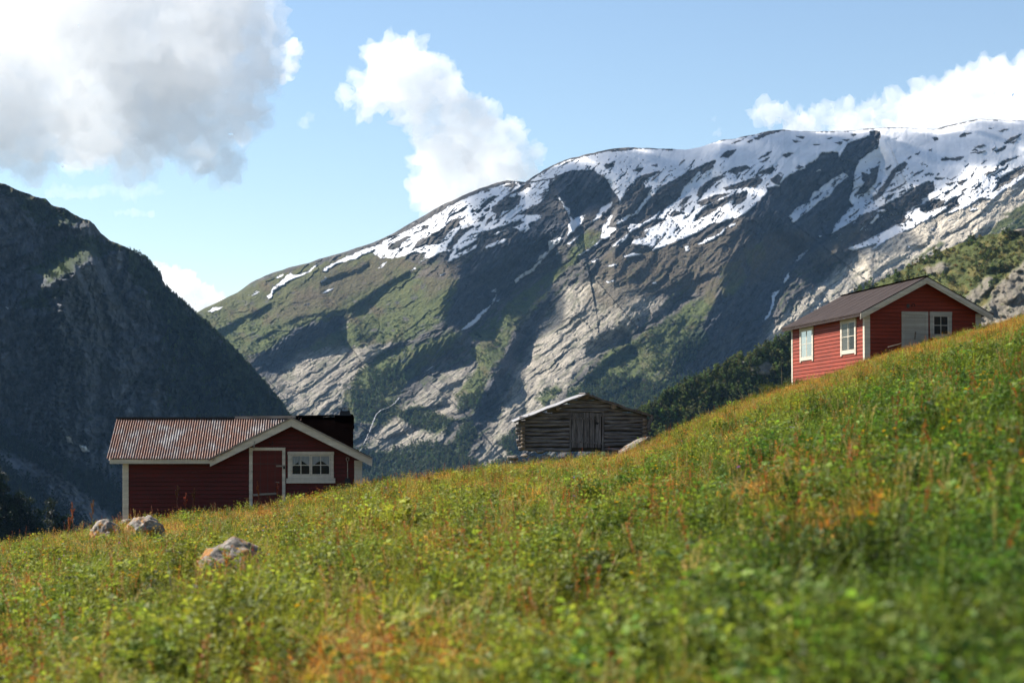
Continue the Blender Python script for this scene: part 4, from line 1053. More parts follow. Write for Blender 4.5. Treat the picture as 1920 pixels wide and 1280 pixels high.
    c = MB(); c.tube([(5.62,2.3,2.9),(5.61,2.3,3.13)], .008, 6); c.build('roof_pin', M_BLACK, R)
    # spade hanging on the wall: a thing of its own
    S = empty('spade', R.matrix_basis @ Vector((6.74,-.06,1.70)), math.radians(4.4))
    tag(S, 'spade with a pale D handle hanging on the red wall beside the window', 'spade')
    s = MB(); s.tube([(-.045,0,.02),(.045,0,.02)], .013, 8); s.tube([(-.045,0,.02),(-.035,0,-.05),(0,0,-.11)], .011, 8); s.tube([(.045,0,.02),(.035,0,-.05),(0,0,-.11)], .011, 8); s.build('grip', M_GREYWOOD, S)
    s = MB(); s.tube([(0,0,-.11),(0,0,-.6)], .016, 8); s.build('shaft', M_GREYWOOD, S)
    s = MB(); s.prism([(-.085,-.62),(-.085,-.83),(-.04,-.9),(.04,-.9),(.085,-.83),(.085,-.62),(.02,-.58),(-.02,-.58)][::-1], -.006, .006); s.build('blade', M_BLACK, S)
    return R
LC = left_cabin()

# ------------------------------------------------------------------ right cabin, scarlet, seen from its corner
def right_cabin():
    D0 = 88.0
    R = empty('scarlet_cabin', ((1622-960)/FPX*D0, D0, 3.30), math.radians(12)); R.rotation_euler.x = -.016
    tag(R, 'bright red cabin with brown roof and sunlit side wall at the top of the slope', 'cabin', 'red cabins on the meadow')
    W, L = 5.49, 9.3; gx = W/2; gs = .52; gp = 3.83
    top = lambda x: gp-.15-gs*abs(x-gx)
    def ext(z):
        if z <= top(0): return (0, W)
        h = (gp-.15-z)/gs; return (gx-h, gx+h) if h > .02 else None
    b_ = MB(); b_.box(.03, W-.03, .03, L-.03, -1.3, top(0)-.05); b_.prism([(.03,top(0)-.05),(W-.03,top(0)-.05),(gx,top(gx)-.08)], .03, L-.03); b_.build('wall_core', M_GAP, R)  # core colour stands for the shadow in the board gaps
    siding('wall', R, M_RED2, front, -1.3, gp-.16, .168, ext)
    siding('side_wall', R, M_RED2, left_side, -1.3, top(0), .168, lambda z: (0, L))
    siding('side_wall', R, M_RED2, lambda s, n, z: (W+n, s, z), -1.3, top(0), .168, lambda z: (0, L))
    siding('rear_wall', R, M_RED2, lambda s, n, z: (s, L+n, z), -1.3, gp-.16, .168, ext)
    o = .40; fo = .5
    rf = MB(); z = lambda x: gp - gs*abs(x-gx)
    for sg in (-1, 1):
        xe = gx + sg*(gx+o)
        rf.add([(xe,-fo,z(xe)),(gx,-fo,gp),(gx,L+.45,gp),(xe,L+.45,z(xe)),(xe,-fo,z(xe)-.05),(gx,-fo,gp-.05),(gx,L+.45,gp-.05),(xe,L+.45,z(xe)-.05)], [(0,1,2,3),(4,7,6,5),(0,3,7,4),(3,2,6,7),(0,4,5,1)])
    rf.build('roof', M_BROWNROOF, R)
    rc = MB(); rc.bar((gx,-fo-.01,gp+.012), (gx,L+.46,gp+.012), .24, .03); rc.build('ridge_cap', M_FELT, R)
    sm = MB()
    for sg in (-1, 1):
        xe = gx+sg*(gx+o)
        for yy in np.arange(.8, L, 1.1):
            sm.bar((xe*.995+gx*.005, yy, z(xe)+.006),(gx, yy, gp+.006), .03, .008)
    sm.build('roof_seam', M_BROWNROOF, R)
    for sg in (-1, 1):
        xe = gx+sg*(gx+o-.005)
        for nm, d0, h0, y0 in (('bargeboard', .052, .17, -fo-.002), ('bargeboard', .215, .10, -fo+.03)):
            bb = MB(); P = [(gx, z(gx)-d0), (xe, z(xe)-d0), (xe, z(xe)-d0-h0), (gx, z(gx)-d0-h0)]
            if sg < 0: P = P[::-1]
            bb.prism(P, y0, y0+.03); bb.build(nm, M_WHITE, R)
        so_ = MB(); so_.add([(xe,-fo+.04,z(xe)-.06),(xe-sg*(o-.01),-fo+.04,z(xe-sg*(o-.01))-.06),(xe-sg*(o-.01),L+.4,z(xe-sg*(o-.01))-.06),(xe,L+.4,z(xe)-.06)], [(0,1,2,3)]); so_.build('soffit', M_WHITE, R)
    ft = MB(); ft.bar((gx-(gx+o)+.03, -fo+.05, z(-o)-.12),(gx-(gx+o)+.03, L+.40, z(-o)-.12), .025, .10); ft.build('eave_board', M_BROWNROOF, R)
    rt = MB()
    for yy in (L+.3,): rt.bar((-.36,yy,z(-.36)-.14),(.1,yy,z(.1)-.17),.08,.12)
    rt.build('rafter_end', M_CREAM, R)
    for (x, y, wx) in ((0,0,1),(W,0,-1)):
        cb = MB(); xo = -.035 if x == 0 else .035
        a, c = (x+xo, x+.23) if x == 0 else (x-.23, x+xo)
        cb.box(a, c, -.04, -.004, -1.3, top(x if x else 0)-.02 if x == 0 else top(W)-.02)
        a, c = (x+xo, x-.004) if x == 0 else (x+.004, x+xo)
        cb.box(min(a,c), max(a,c), -.004, .16, -1.3, top(0)-.02)
        cb.build('corner_board', M_CREAM, R, bevel=.004)
    cb = MB(); cb.box(-.035,-.004,L-.13,L+.03,-1.3,top(0)-.02); cb.build('corner_board', M_CREAM, R)
    # door with chevron boards
    x0, x1, zt = 1.718, 2.98, 2.295
    fr = MB(); fr.box(x0,x0+.15,-.06,-.002,-.4,zt); fr.box(x1-.15,x1,-.06,-.002,-.4,zt); fr.box(x0+.15,x1-.15,-.06,-.002,zt-.15,zt); fr.build('door_frame', M_GREYDOOR, R, bevel=.004)
    dd = MB(); a, c, e, f = x0+.155, x1-.155, -.4, zt-.155; m_ = (a+c)/2
    dd.box(a, c, -.030, -.004, e, f, 1)
    for l, r, sl in ((a, m_-.003, -1.0), (m_+.003, c, 1.0)):
        k = e-2.0
        while k < f+2.0:
            P = [(l, k), (r, k+sl*(r-l)), (r, k+sl*(r-l)+.105), (l, k+.105)]
            P = clip_poly(clip_poly(P, 0, 1, f), 0, -1, -e)
            if len(P) > 2: dd.prism(P, -.044, -.029)
            k += .112
    door = dd.build('door', [M_GREYDOOR, M_GAP], R)
    h = MB(); h.bar((m_-.02,-.07,1.05),(m_+.02,-.07,1.4),.05,.03,up=(0,1,0)); h.build('handle', M_LOGEND, door)
    window(R, front, 3.06, 4.10, 1.12, 2.30, .155, M_GREYDOOR, sashes=1, curtain='none', sashmat=M_CREAM, head=.02)
    for s0, s1 in ((.93,2.79),(6.30,8.09)):
        window(R, left_side, s0, s1, .50, 2.10, .15, M_CREAM, sashes=2, cols=1, rows=2, legs=.07, curtain='sides', head=.02)
    hs = MB(); hs.tube([(2.28+.07*math.cos(t), -.045, 2.56+.085*math.sin(t)) for t in np.linspace(-.7,math.pi+.7,12)], .016, 6); hs.build('horseshoe', M_BLACK, R)
    hs = MB(); hs.box(1.97,2.09,-.06,-.01,2.45,2.63); hs.build('nest_box', M_GAP, R)
    P = empty('pole', gpt(1678, 86.6) + Vector((0,0,.42)), 0); tag(P, 'pale wooden pole lying against the grass in front of the bright red cabin', 'pole')
    pm = MB(); pm.tube([(-.30,0,-.08),(.1,.05,.02),(.32,.1,.10)], [.022,.02,.016], 7); pm.build('shaft', M_GREYWOOD, P)
    return R
RC = right_cabin()

# ------------------------------------------------------------------ old log barn
def log_mesh(mb, p0, p1, h, d, seed, seg=16, mi=0, endmi=1, wav=.036):
    p0, p1 = Vector(p0), Vector(p1); ax = (p1-p0).normalized(); sd = ax.cross(Vector((0,0,1))).normalized(); n = 10
    b = len(mb.v); r_ = random.Random(seed); ph = r_.uniform(0, 99); tap = r_.uniform(-.14,.14)
    for i in range(seg+1):
        t = i/seg; c = p0.lerp(p1, t); q = np.array([ph + t*(p1-p0).length*.9]); L = (p1-p0).length
        dz = wav*N1.p2(q, q*0+ph)[0] + .4*wav*N2.p2(q*2.6, q*0+ph)[0]; hh = h*(1+tap*(2*t-1))*(1+.22*N2.p2(q*1.7, q*0+ph+7)[0]); dy = .018*N3.p2(q*1.3, q*0+ph)[0]
        for k in range(n):
            a = 2*math.pi*k/n + .3; ca, sa = math.cos(a), math.sin(a)
            ca = math.copysign(abs(ca)**.75, ca); sa = math.copysign(abs(sa)**.75, sa)
            j = 1 + .06*N4.p2(np.array([a*1.1+ph]), q*1.5)[0]
            mb.v.append(tuple(c + sd*(dy + ca*d/2*j) + Vector((0,0,dz + sa*hh/2*j))))
    for i in range(seg):
        for k in range(n):
            k2 = (k+1) % n; mb.f.append((b+i*n+k, b+i*n+k2, b+(i+1)*n+k2, b+(i+1)*n+k)); mb.mi.append(mi)
    mb.f.append(tuple(b+k for k in range(n-1,-1,-1))); mb.mi.append(endmi)
    e = b+seg*n; mb.f.append(tuple(e+k for k in range(n))); mb.mi.append(endmi)
def barn():
    D0 = 75.0
    R = empty('log_barn', ((985-960)/FPX*D0, D0, (HOR-845)/FPX*D0), math.radians(1.0))
    tag(R, 'old weathered log barn on stones between the two red cabins', 'barn')
    W = 4.42; dp = 4.0
    zr = lambda x: 2.25-.12 + (.385*(x-2.31) if x < 2.31 else -.33*(x-2.31))
    lg = MB(); nrow = 9; ph = .147; x0d, x1d = 1.70, 2.95
    for i in range(nrow):
        z = .06+ph*i; xl = -random.uniform(.22,.40); xr = W+random.uniform(.15,.32); t = random.uniform(-.012,.012)
        if i >= 0:
            log_mesh(lg, (xl,0,z), (x0d,0,z+t+ (.03 if i > 5 else 0)), .138, .17, i*7+1, 18)
            log_mesh(lg, (x1d,0,z+.02+t), (xr,0,z+.02), .138, .17, i*7+2, 14)
    z = .06+ph*nrow
    k = 0
    while z < 2.05:
        a = 2.31-(2.05-z)/.385-.15; c = 2.31+(2.05-z)/.33+.05
        log_mesh(lg, (max(a,-.3),0,z), (min(c,W+.25),0,z+random.uniform(-.015,.02)), .140, .16, 200+k, 20); z += .150; k += 1
    lg.build('log_wall', [M_LOG, M_LOGEND], R, smooth=True)
    for xx, sd0 in ((-.10,300),(W+.06,330)):
        sw = MB()
        for i in range(nrow+1):
            zz = .13+ph*i
            if zz > zr(xx)-.13: break
            log_mesh(sw, (xx,-random.uniform(.22,.40),zz), (xx,dp+.2,zz), .145, .17, sd0+i, 12)
        sw.build('side_wall', [M_LOG, M_LOGEND], R, smooth=True)
    ln = MB(); ln.box(.1,W-.1,.07,.12,-.02,1.35); ln.prism([(.1,1.35),(W-.1,1.35),(W-.1,zr(W)-.22),(2.31,zr(2.31)-.2),(.1,zr(0)-.15)], .07, .12); ln.build('gap_backing', M_GAP, R)  # added dark sheet behind the logs, colours their gaps as shade
    rw = MB(); rw.box(.1,W-.1,dp,dp+.12,-.02,1.4); rw.build('rear_wall', M_LOG, R)
    # door
    d = MB(); ex = [1.745,1.95,2.19,2.42,2.62,2.86]
    for i in range(5):
        a, c = ex[i], ex[i+1]-.018; zt = 1.46-random.uniform(0,.05); tl = random.uniform(-.012,.012) + (.035 if i == 4 else 0)
        d.add([(a,-.105,.12),(c,-.105,.12),(c,-.075,.12),(a,-.075,.12),(a+tl,-.105,zt),(c+tl*.2,-.105,zt-.01),(c+tl*.2,-.075,zt-.01),(a+tl,-.075,zt)], [(3,2,1,0),(4,5,6,7),(0,1,5,4),(1,2,6,5),(2,3,7,6),(3,0,4,7)])
    door = d.build('door', M_PLANK, R, bevel=.005)
    MB().bar((1.73,-.12,1.24),(2.80,-.12,1.20),.055,.03,up=(0,1,0)).build('door_batten', M_PLANK, door); MB().bar((1.73,-.12,.37),(2.90,-.12,.27),.055,.03,up=(0,1,0)).build('door_batten', M_PLANK, door)
    hb = MB(); hb.prism([(2.63,1.02),(2.73,.98),(2.77,1.06),(2.66,1.10)], -.108, -.1052); hb.build('door_hole', M_DARKROOM, door)
    MB().box(1.665,1.735,-.10,.06,.03,1.52).build('door_post', M_PLANK, R, bevel=.006); MB().box(2.885,2.965,-.10,.06,.0,1.50).build('door_post', M_PLANK, R, bevel=.006)
    ln = MB(); log_mesh(ln, (1.5,-.02,1.505),(3.1,-.02,1.495),.085,.19,77,12); ln.build('lintel', [M_LOG,M_LOGEND], R, smooth=True)
    # purlin ends
    for x, zz, r in ((3.31,zr(3.31)-.13,.105),(1.22,zr(1.22)-.13,.08),(2.31,zr(2.31)-.10,.075)):
        p = MB(); p.tube([(x,-.30,zz),(x,-.05,zz),(x,dp+.3,zz+.03)], r, 12); o = p.build('purlin', M_LOG, R)
        p2 = MB(); p2.tube([(x,-.306,zz),(x,-.3005,zz)], r*.96, 12); p2.build('log_end', M_LOGEND, o)
    # roof, rising slightly to the back
    def sheet(name, xa, xb, lift, th, mat, ya=-.46, yb=4.3, sag=.0, n=14):
        mb = MB(); V = []; xs = np.linspace(xa, xb, n+1)
        for y in (ya, yb):
            for x in xs:
                s = sag*math.sin((x-xa)/(xb-xa)*math.pi) + .012*math.sin(x*7.1+y)
                z = zr(x)+lift+.022*(y-ya) - s
                V += [(x,y,z),(x,y,z-th)]
        m2 = 2*(n+1); F = []
        for i in range(n):
            a = 2*i; F += [(a,a+1,a+3,a+2),(a,a+2,a+2+m2,a+m2),(a+1,a+1+m2,a+3+m2,a+3),(a+m2,a+2+m2,a+3+m2,a+1+m2)]
        F += [(0,m2,m2+1,1),(2*n,2*n+1,2*n+1+m2,2*n+m2)]
        mb.add(V, F); return mb.build(name, mat, R)
    sheet('roof_sheet', -.46, 2.33, .03, .02, M_TIN); sheet('roof_sheet', 2.30, 4.78, .03, .02, M_RUST, sag=.03)
    sheet('roof_boards', -.40, 2.31, .005, .045, M_LOG, ya=-.42); sheet('roof_boards', 2.31, 4.74, .0, .05, M_LOG, ya=-.42, sag=.03)
    hg = MB(); hg.bar((4.76,-.42,zr(4.76)),(4.58,-.36,zr(4.76)-.46),.03,.12); hg.build('hanging_board', M_PLANK, R)
    rc = MB(); rc.bar((2.31,-.47,zr(2.31)+.04),(2.31,4.3,zr(2.31)+.14),.16,.03); rc.build('ridge_board', M_PLANK, R)
    return R
BN = barn()

# ------------------------------------------------------------------ stones
from mathutils import noise as mn
def stone(name, loc, size, seed, label, mat, group=None, sub=4, rough=.42, rz=0.0, flat=0.0, cat='boulder', cuts=4):
    bm = bmesh.new(); bmesh.ops.create_icosphere(bm, subdivisions=sub, radius=1.0)
    r_ = random.Random(seed); off = Vector((seed*3.1, seed*1.7, seed*.9))
    planes = []
    for k in range(cuts):
        n = Vector((r_.gauss(0,1), r_.gauss(0,1), r_.gauss(.2,.8))).normalized(); planes.append((n, r_.uniform(.62,.88)))
    for v in bm.verts:
        c = v.co.copy()
        for n, d in planes:
            e = c.dot(n)-d
            if e > 0: c -= n*e*.92
        c *= 1 + rough*mn.fractal(c*1.3+off, 1.0, 2.0, 4)*.5 + .05*mn.fractal(c*5+off, 1.0, 2.0, 3)
        v.co = Vector((c.x*size[0], c.y*size[1], c.z*size[2]))
    me = bpy.data.meshes.new(name); bm.to_mesh(me); bm.free(); me.materials.append(mat)
    me.polygons.foreach_set('use_smooth', [True]*len(me.polygons))
    o = bpy.data.objects.new(name, me); link(o); o.location = loc; o.rotation_euler = (r_.uniform(-.2,.2), r_.uniform(-.2,.2), rz)
    return tag(o, label, cat, group)
def stone_px(name, px, py, D, size, *a, dz=0.0, **k):
    return stone(name, Vector(((px-960)/FPX*D, D, (HOR-py)/FPX*D+dz)), size, *a, **k)
GB = 'boulders below the lower cabin'
stone_px('boulder', 436, 1062, 20.6, (.35,.35,.29), 11, 'large grey boulder capped with orange moss, nearest to the camera', M_ROCK, GB, sub=5, rz=.4)
stone_px('boulder', 398, 1078, 20.3, (.22,.2,.18), 15, 'low mossy stone leaning against the left foot of the nearest boulder', M_ROCK, GB, sub=4, rz=1.1)
stone_px('boulder', 276, 1008, 37, (.44,.36,.42), 12, 'pointed lichen covered boulder by the corner of the dark red cabin', M_ROCK, GB, sub=5, rz=2.2)
stone_px('boulder', 203, 1005, 46, (.44,.36,.38), 29, 'rounded pale boulder at the left end of the dark red cabin', M_ROCK, GB, sub=5, rz=.9)
stone_px('rock_slab', 1188, 836, 72.5, (.74,.42,.15), 41, 'long slanting rock slab half buried in front of the log barn', M_ROCK2, None, sub=5, cat='rock').rotation_euler = (0, -.47, 0)
GS = 'stones propping up the log barn'
for i, (px, py, sz, lab) in enumerate((
  (961,858,(.24,.2,.09),'broad flat stone sticking out at the left foot of the log barn'),(966,868,(.22,.2,.10),'rounded stone lowest under the left corner of the log barn'),(985,853,(.17,.18,.07),'thin stone directly under the left corner logs of the barn'),
  (1000,861,(.16,.16,.16),'dark blocky stone beside the hollow under the barn'),(1024,858,(.20,.2,.13),'big square stone under the middle of the barn front wall'),(1013,847,(.17,.15,.06),'small flat stone wedged on top of the square stone'),
  (1069,856,(.07,.08,.2),'narrow upright stone in the grass below the barn door'),(1046,868,(.2,.15,.08),'low stone in the grass right of the square stone'),(988,872,(.14,.14,.09),'small stone in the grass below the barn corner'))):
    stone_px('foundation_stone', px, py, 74.75 - .02*i, sz, 50+i, lab, M_ROCK2, GS, sub=3, rz=i*.7, cat='stone')
stone_px('foundation_stone', 246, 984, 59.6, (.36,.3,.2), 71, 'grey stone under the left corner of the dark red cabin', M_ROCK2, None, sub=4, cat='stone')
q = MB(); c_ = BN.matrix_basis @ Vector((1.3, -.5, -.48)); q.tube([c_+Vector((-.45,0,-.12)), c_+Vector((0,.05,0)), c_+Vector((.4,.02,.07))], [.035,.03,.02], 7)
tag(q.build('driftwood_branch', M_GREYWOOD, smooth=True), 'pale broken branch lying under the log barn', 'branch')
def local_quad(R, x0, x1, y0, y1):
    return [tuple((R.matrix_basis @ Vector((x, y, 0))).xy) for x, y in ((x0,y0),(x1,y0),(x1,y1),(x0,y1))]
bpy.context.view_layer.update()
CLEAR_Q += [local_quad(LC, 0, 7.2, 0, 5), local_quad(RC, 0, 5.5, 0, 9.3), local_quad(BN, 0, 4.4, -.1, 4)]
CLEAR += [(-.141*20.5, 20.45, .30), (-.141*20, 20.0, .26), (-.183*37, 36.9, .36), (-.183*36.2, 36.2, .3), (-.198*46, 46, .36), (-.198*45.2, 45.2, .3)]
# ------------------------------------------------------------------ fill the meadow
def patch(x, y, s=1.0):
    """screen-scale patchiness: cells stretch with distance, as drifts of plants do along a slope"""
    return N3.fbm(x/(1.6*s), y/(4.5*s), 4), N4.fbm(x/(.7*s)+40, y/(2.2*s), 4), N1.fbm(x/(5.*s)+11, y/(13*s), 3)
H_PROTO = [herb(18, .20, .15, .026), herb(24, .17, .18, .020, False), herb(16, .27, .12, .024, False), herb(22, .13, .18, .022, False), herb(14, .28, .13, .028, False)]
G_PROTO = [tuft(26, .20,.1), tuft(34, .17, .14, .005, .8, .6), tuft(22, .24, .09, .007, .6, .4), herb(14,.16,.14,.022), tuft(12,.36,.08,.005,.5,.4)]
D_PROTO = [tuft(34, .15, .14, .006, 1.1, 1.0), tuft(28, .19, .12, .005, .9, .9), tuft(30,.13,.16,.007,1.2,1.0), herb(14,.12,.16,.02,False)]
def zones():
    out = []
    for dens, a, b, sc in ((150, 2.2, 9, .85), (85, 9, 17, .95), (52, 17, 32, 1.0), (30, 32, 55, 1.05), (19, 55, 101, 1.1)):
        x, y = sample(dens, a, b); out.append((x, y, np.full(len(x), sc)))
    return [np.concatenate(k) for k in zip(*out)]
def fill():
    x, y, sc = zones()
    a, b_, c = patch(x, y); px = 960 + FPX*x/y
    right = sstep(900, 1900, px); far = sstep(18, 70, y)
    # how dry a spot is: drier towards the right-hand crest, lush in the hollow at the lower right
    dry = .05 + .9*a + .28*far*(.4+.9*right) + .35*c + rng.normal(0, .16, len(x)) - .25*(1-far)*right + .10*(1-right)
    grassy = .15 + .8*b_ + .25*far + rng.normal(0, .22, len(x))
    dry = dry + .22*sstep(-.1,.35,N2.fbm(x/2.3+31, y/5.5, 4))*(.5+far)
    kd = dry > .23
    kg = (~kd) & (grassy > .16)
    kh = (~kd) & (~kg)
    z = ground_z(x, y)
    P = np.stack([x, y, z-.01], 1)
    n = len(x)
    hv = rng.normal(0, 1, (n, 3))
    lush = np.clip(.5 + .9*c + .5*(1-far)*right - .2*far + .18*hv[:,0], 0, 1)[:,None]
    yel = np.clip(.35 + .9*b_ + .3*hv[:,1] + .25*(1-right), 0, 1)[:,None]
    green = (1-lush)*np.array([[.225,.250,.042]]) + lush*np.array([[.072,.165,.028]])
    green = green*(1-.36*yel) + np.array([[.40,.37,.05]])*.36*yel
    green *= (1+.22*hv[:,2:3])*(1-.5*sstep(.08,.35,N3.fbm(x/.9+3, y/2.0, 3)))[:,None]*(1-.12*(1-far)*right)[:,None]
    straw = np.array([[.43,.29,.095]])*(1+.2*hv[:,2:3]) + hv[:,:1]*np.array([[.05,.0,-.01]])
    rust = (rng.random(n) < .36)[:,None]
    straw = np.where(rust, np.array([[.38,.165,.04]])*(1+.25*hv[:,2:3]), straw)
    cl = lambda t: np.clip(t, .01, .75)
    s = sc*rng.uniform(.65, 1.3, n)*np.clip(1 + 1.25*N2.fbm(x/1.1+5, y/2.2, 4), .5, 1.75)
    def put(nm, pr, k, tint, lab, cat, f=1.0):
        scatter(nm, pr, P[k], yaw_only(int(k.sum())), (s[k]*f), cl(tint[k]), M_PLANT, lab, cat)
    put('meadow_herbs', H_PROTO, kh, green, 'low leafy green herbs covering the meadow', 'herbs', 1.1)
    put('meadow_grass', G_PROTO, kg, green*1.02, 'green grass tufts among the meadow herbs', 'grass')
    put('dry_grass', D_PROTO, kd, straw, 'straw coloured dry grass tufts in patches on the meadow', 'dry grass', 1.0)
    # sorrel, buttercups, a few purple flowers
    def some(dens, a_, b2, thr, field_s, inv=False):
        x, y = sample(dens, a_, b2); p_, q_, r_ = patch(x+field_s, y)
        k = (q_ + rng.normal(0, .12, len(x))) > thr
        return x[k], y[k]
    def cat2(L): return [np.concatenate(k) for k in zip(*L)]
    def place(nm, pr, x, y, smin, smax, lab, cat, tint=(.34,.29,.12)):
        P = np.stack([x, y, ground_z(x, y)-.01], 1)
        scatter(nm, pr, P, yaw_only(len(x), .1), rng.uniform(smin, smax, len(x)), np.ones((len(x),3))*np.array(tint), M_PLANT, lab, cat)
    x, y = cat2([some(6.0, 6.5, 25, .02, 5), some(3.5, 25, 60, .0, 5), some(1.6, 60, 101, .0, 5)])
    place('sorrel', [sorrel(.42,1), sorrel(.38,2), sorrel(.5,1), sorrel(.34,3)], x, y, .7, 1.25, 'rust red sorrel stalks dotted over the meadow', 'sorrel')
    x, y = cat2([some(2.6, 6, 25, .0, 9), some(3.6, 25, 50, -.1, 9), some(3.2, 48, 101, -.15, 9)])
    kk = rng.random(len(x)) < np.where(x/y < 0, 1.0, .45); x, y = x[kk], y[kk]
    place('buttercups', [flower(.26,2), flower(.3,4), flower(.34,3), flower(.22,3,(.66,.42,.02))], x, y, .8, 1.35, 'small yellow buttercups scattered over the meadow', 'flowers')
    x, y = cat2([some(3.2, 3, 25, .0, 21), some(1.6, 25, 60, -.05, 21), some(.7, 60, 101, -.05, 21)])
    place('seed_grass', [seedhead(.36,3), seedhead(.42,5), seedhead(.30,4), tuft(7,.42,.05,.004,.9,.6)], x, y, .7, 1.2, 'thin straw coloured grass stems with seed heads over the meadow', 'grass')
    x, y = some(.12, 5, 40, -.1, 15)
    place('purple_flowers', [flower(.3,1,(.28,.14,.5),.017), flower(.32,2,(.34,.17,.48),.015)], x, y, .9, 1.3, 'few purple cranesbill flowers in the near meadow', 'flowers')
fill()
# ------------------------------------------------------------------ forests and scrub on the mountains
def tree_proto(h=8., w=3.2, n=150, leaf=.55, conic=.3, trunk=True, seed=0):
    """tapered trunk with limbs and a ragged crown of leaf sprays grouped in clumps"""
    r_ = random.Random(seed); V, F, C = [], [], []
    if trunk:
        for s2 in range(2):
            b = len(V); d = Vector((1,0,0)) if s2 else Vector((0,1,0))
            V += [tuple(-d*.16), tuple(d*.16), tuple(d*.05+Vector((0,0,h*.8))), tuple(-d*.05+Vector((0,0,h*.8)))]; F.append((b,b+1,b+2,b+3)); C += [(.11,.09,.075,1)]*4
    clumps = []
    for k in range(11):
        t = r_.uniform(.18, 1.0); rad = w*.5*((1-t)**.7*conic + (1-conic)*math.sqrt(max(0, 1-(2*t-1.05)**2)) + .12)
        a = r_.uniform(0, 6.28); rr = rad*r_.uniform(.2,.85)
        clumps.append((Vector((math.cos(a)*rr, math.sin(a)*rr, h*(.12+.85*t))), r_.uniform(.6,1.25)*w*.25, r_.uniform(.6,1.35)))
    for k in range(n):
        c, r, sh = r_.choice(clumps); d = Vector((r_.gauss(0,1), r_.gauss(0,1), r_.gauss(0,.8))); d = d.normalized()*r*r_.random()**.4
        p = c + d; nn = (d.normalized()*.6 + Vector((r_.gauss(0,1), r_.gauss(0,1), r_.gauss(.5,.8)))).normalized(); u = nn.cross(Vector((.3,.2,1))).normalized(); v = nn.cross(u); l = leaf*r_.uniform(.6,1.4); g = sh*r_.uniform(.75,1.25)
        b = len(V); V += [tuple(p-u*l*.5), tuple(p-v*l*.38), tuple(p+u*l*.5), tuple(p+v*l*.38)]; F.append((b,b+1,b+2,b+3)); C += [(g*r_.uniform(.95,1.1), g, g*.9, 0)]*4
    return fin(V, F, C)
def pick(U, V, P, prob, n, jit=True):
    w_ = np.clip(prob, 0, None).ravel(); ar = (np.abs(np.gradient(V, axis=0))*1.0).ravel(); w_ = w_*ar; w_ = w_/w_.sum()
    i = rng.choice(len(w_), n, p=w_); q = P.reshape(-1,3)[i].copy()
    return q, U.ravel()[i], V.ravel()[i]
def grow(name, protos, q, smin, smax, col, var, label, cat, mat=None):
    n = len(q); hv = rng.normal(0, 1, (n,1)); hv2 = rng.normal(0, 1, (n,3))
    t = np.clip(np.asarray(col)*(1+var*hv)*(1+.12*hv2), .004, .4)
    scatter(name, protos, q - np.array([0,0,.3]), yaw_only(n, .06), rng.uniform(smin, smax, n), t, mat or M_TREE, label, cat)
T1 = [tree_proto(8, 4.4, 150, .95, .2, True, i) for i in range(5)]
T2 = [tree_proto(9, 4.2, 420, .50, .3, True, 20+i) for i in range(5)]
TB = [tree_proto(2.2, 4.4, 60, .8, .1, False, 40+i) for i in range(3)]
def forests():
    U, V, P, fo, gr = MT
    q, _, _ = pick(U, V, P, fo*np.clip(V > 640, 0, 1)*(N1.fbm(U/14, V/14, 3) > -.25), 6500)
    grow('birch_forest', T1, q, .45, 1.25, (.052,.078,.028), .35, 'dark green birch forest along the foot of the snowy mountain', 'forest')
    q, _, _ = pick(U, V, P, gr*sstep(560, 690, V)*np.clip(N2.fbm(U/20, V/20, 3)+.15, 0, 1), 4500)
    grow('mountain_scrub', TB, q, .5, 1.5, (.064,.088,.03), .35, 'green scrub spread over the grassy ribs of the mountain', 'scrub')
    U, V, P, up, ft = LM
    sk = V - V[0][None]
    q, _, _ = pick(U, V, P, np.clip(up*(N2.fbm(U/18, V/18, 3)-.05), 0, 1)*(sk > 8) + sstep(9, 0, sk)*sstep(230, 300, U)*.9, 4200)
    grow('cliff_birches', T1, q, .3, .7, (.035,.055,.014), .35, 'small birches clinging to the ledges of the dark mountain', 'trees')
    q, _, _ = pick(U, V, P, ft*(U > -60), 2600)
    grow('valley_forest', T1, q, .6, 1.2, (.010,.018,.008), .3, 'dark forest at the foot of the shaded mountain', 'forest')
    U, V, P, rk = HL
    den = (1-rk)*np.where(U < 1500, np.clip(N1.fbm(U/30, V/22, 3)+.55, .05, 1), np.clip(N1.fbm(U/38, V/26, 3)*2.4-.1, 0, 1)*.7) * (V < 830)
    q, uu, vv = pick(U, V, P, den*np.where(U > 1600, .55, 1), 4400)
    grow('hillside_wood', T1, q, .28, .72, (.085,.115,.036), .35, 'mid green wood covering the hillside behind the cabins', 'wood')
    q, _, _ = pick(U, V, P, (1-rk)*(V < 830), 3500)
    grow('hillside_scrub', TB, q, .3, .9, (.125,.125,.038), .3, 'low green scrub between the trees on the hillside', 'scrub')
    U, V, P = KN
    q, _, _ = pick(U, V, P, 1-.0*U, 420)
    grow('knoll_trees', T2, q, .75, 1.25, (.016,.026,.009), .3, 'dark leafy trees on the knoll at the lower left', 'trees')
forests()

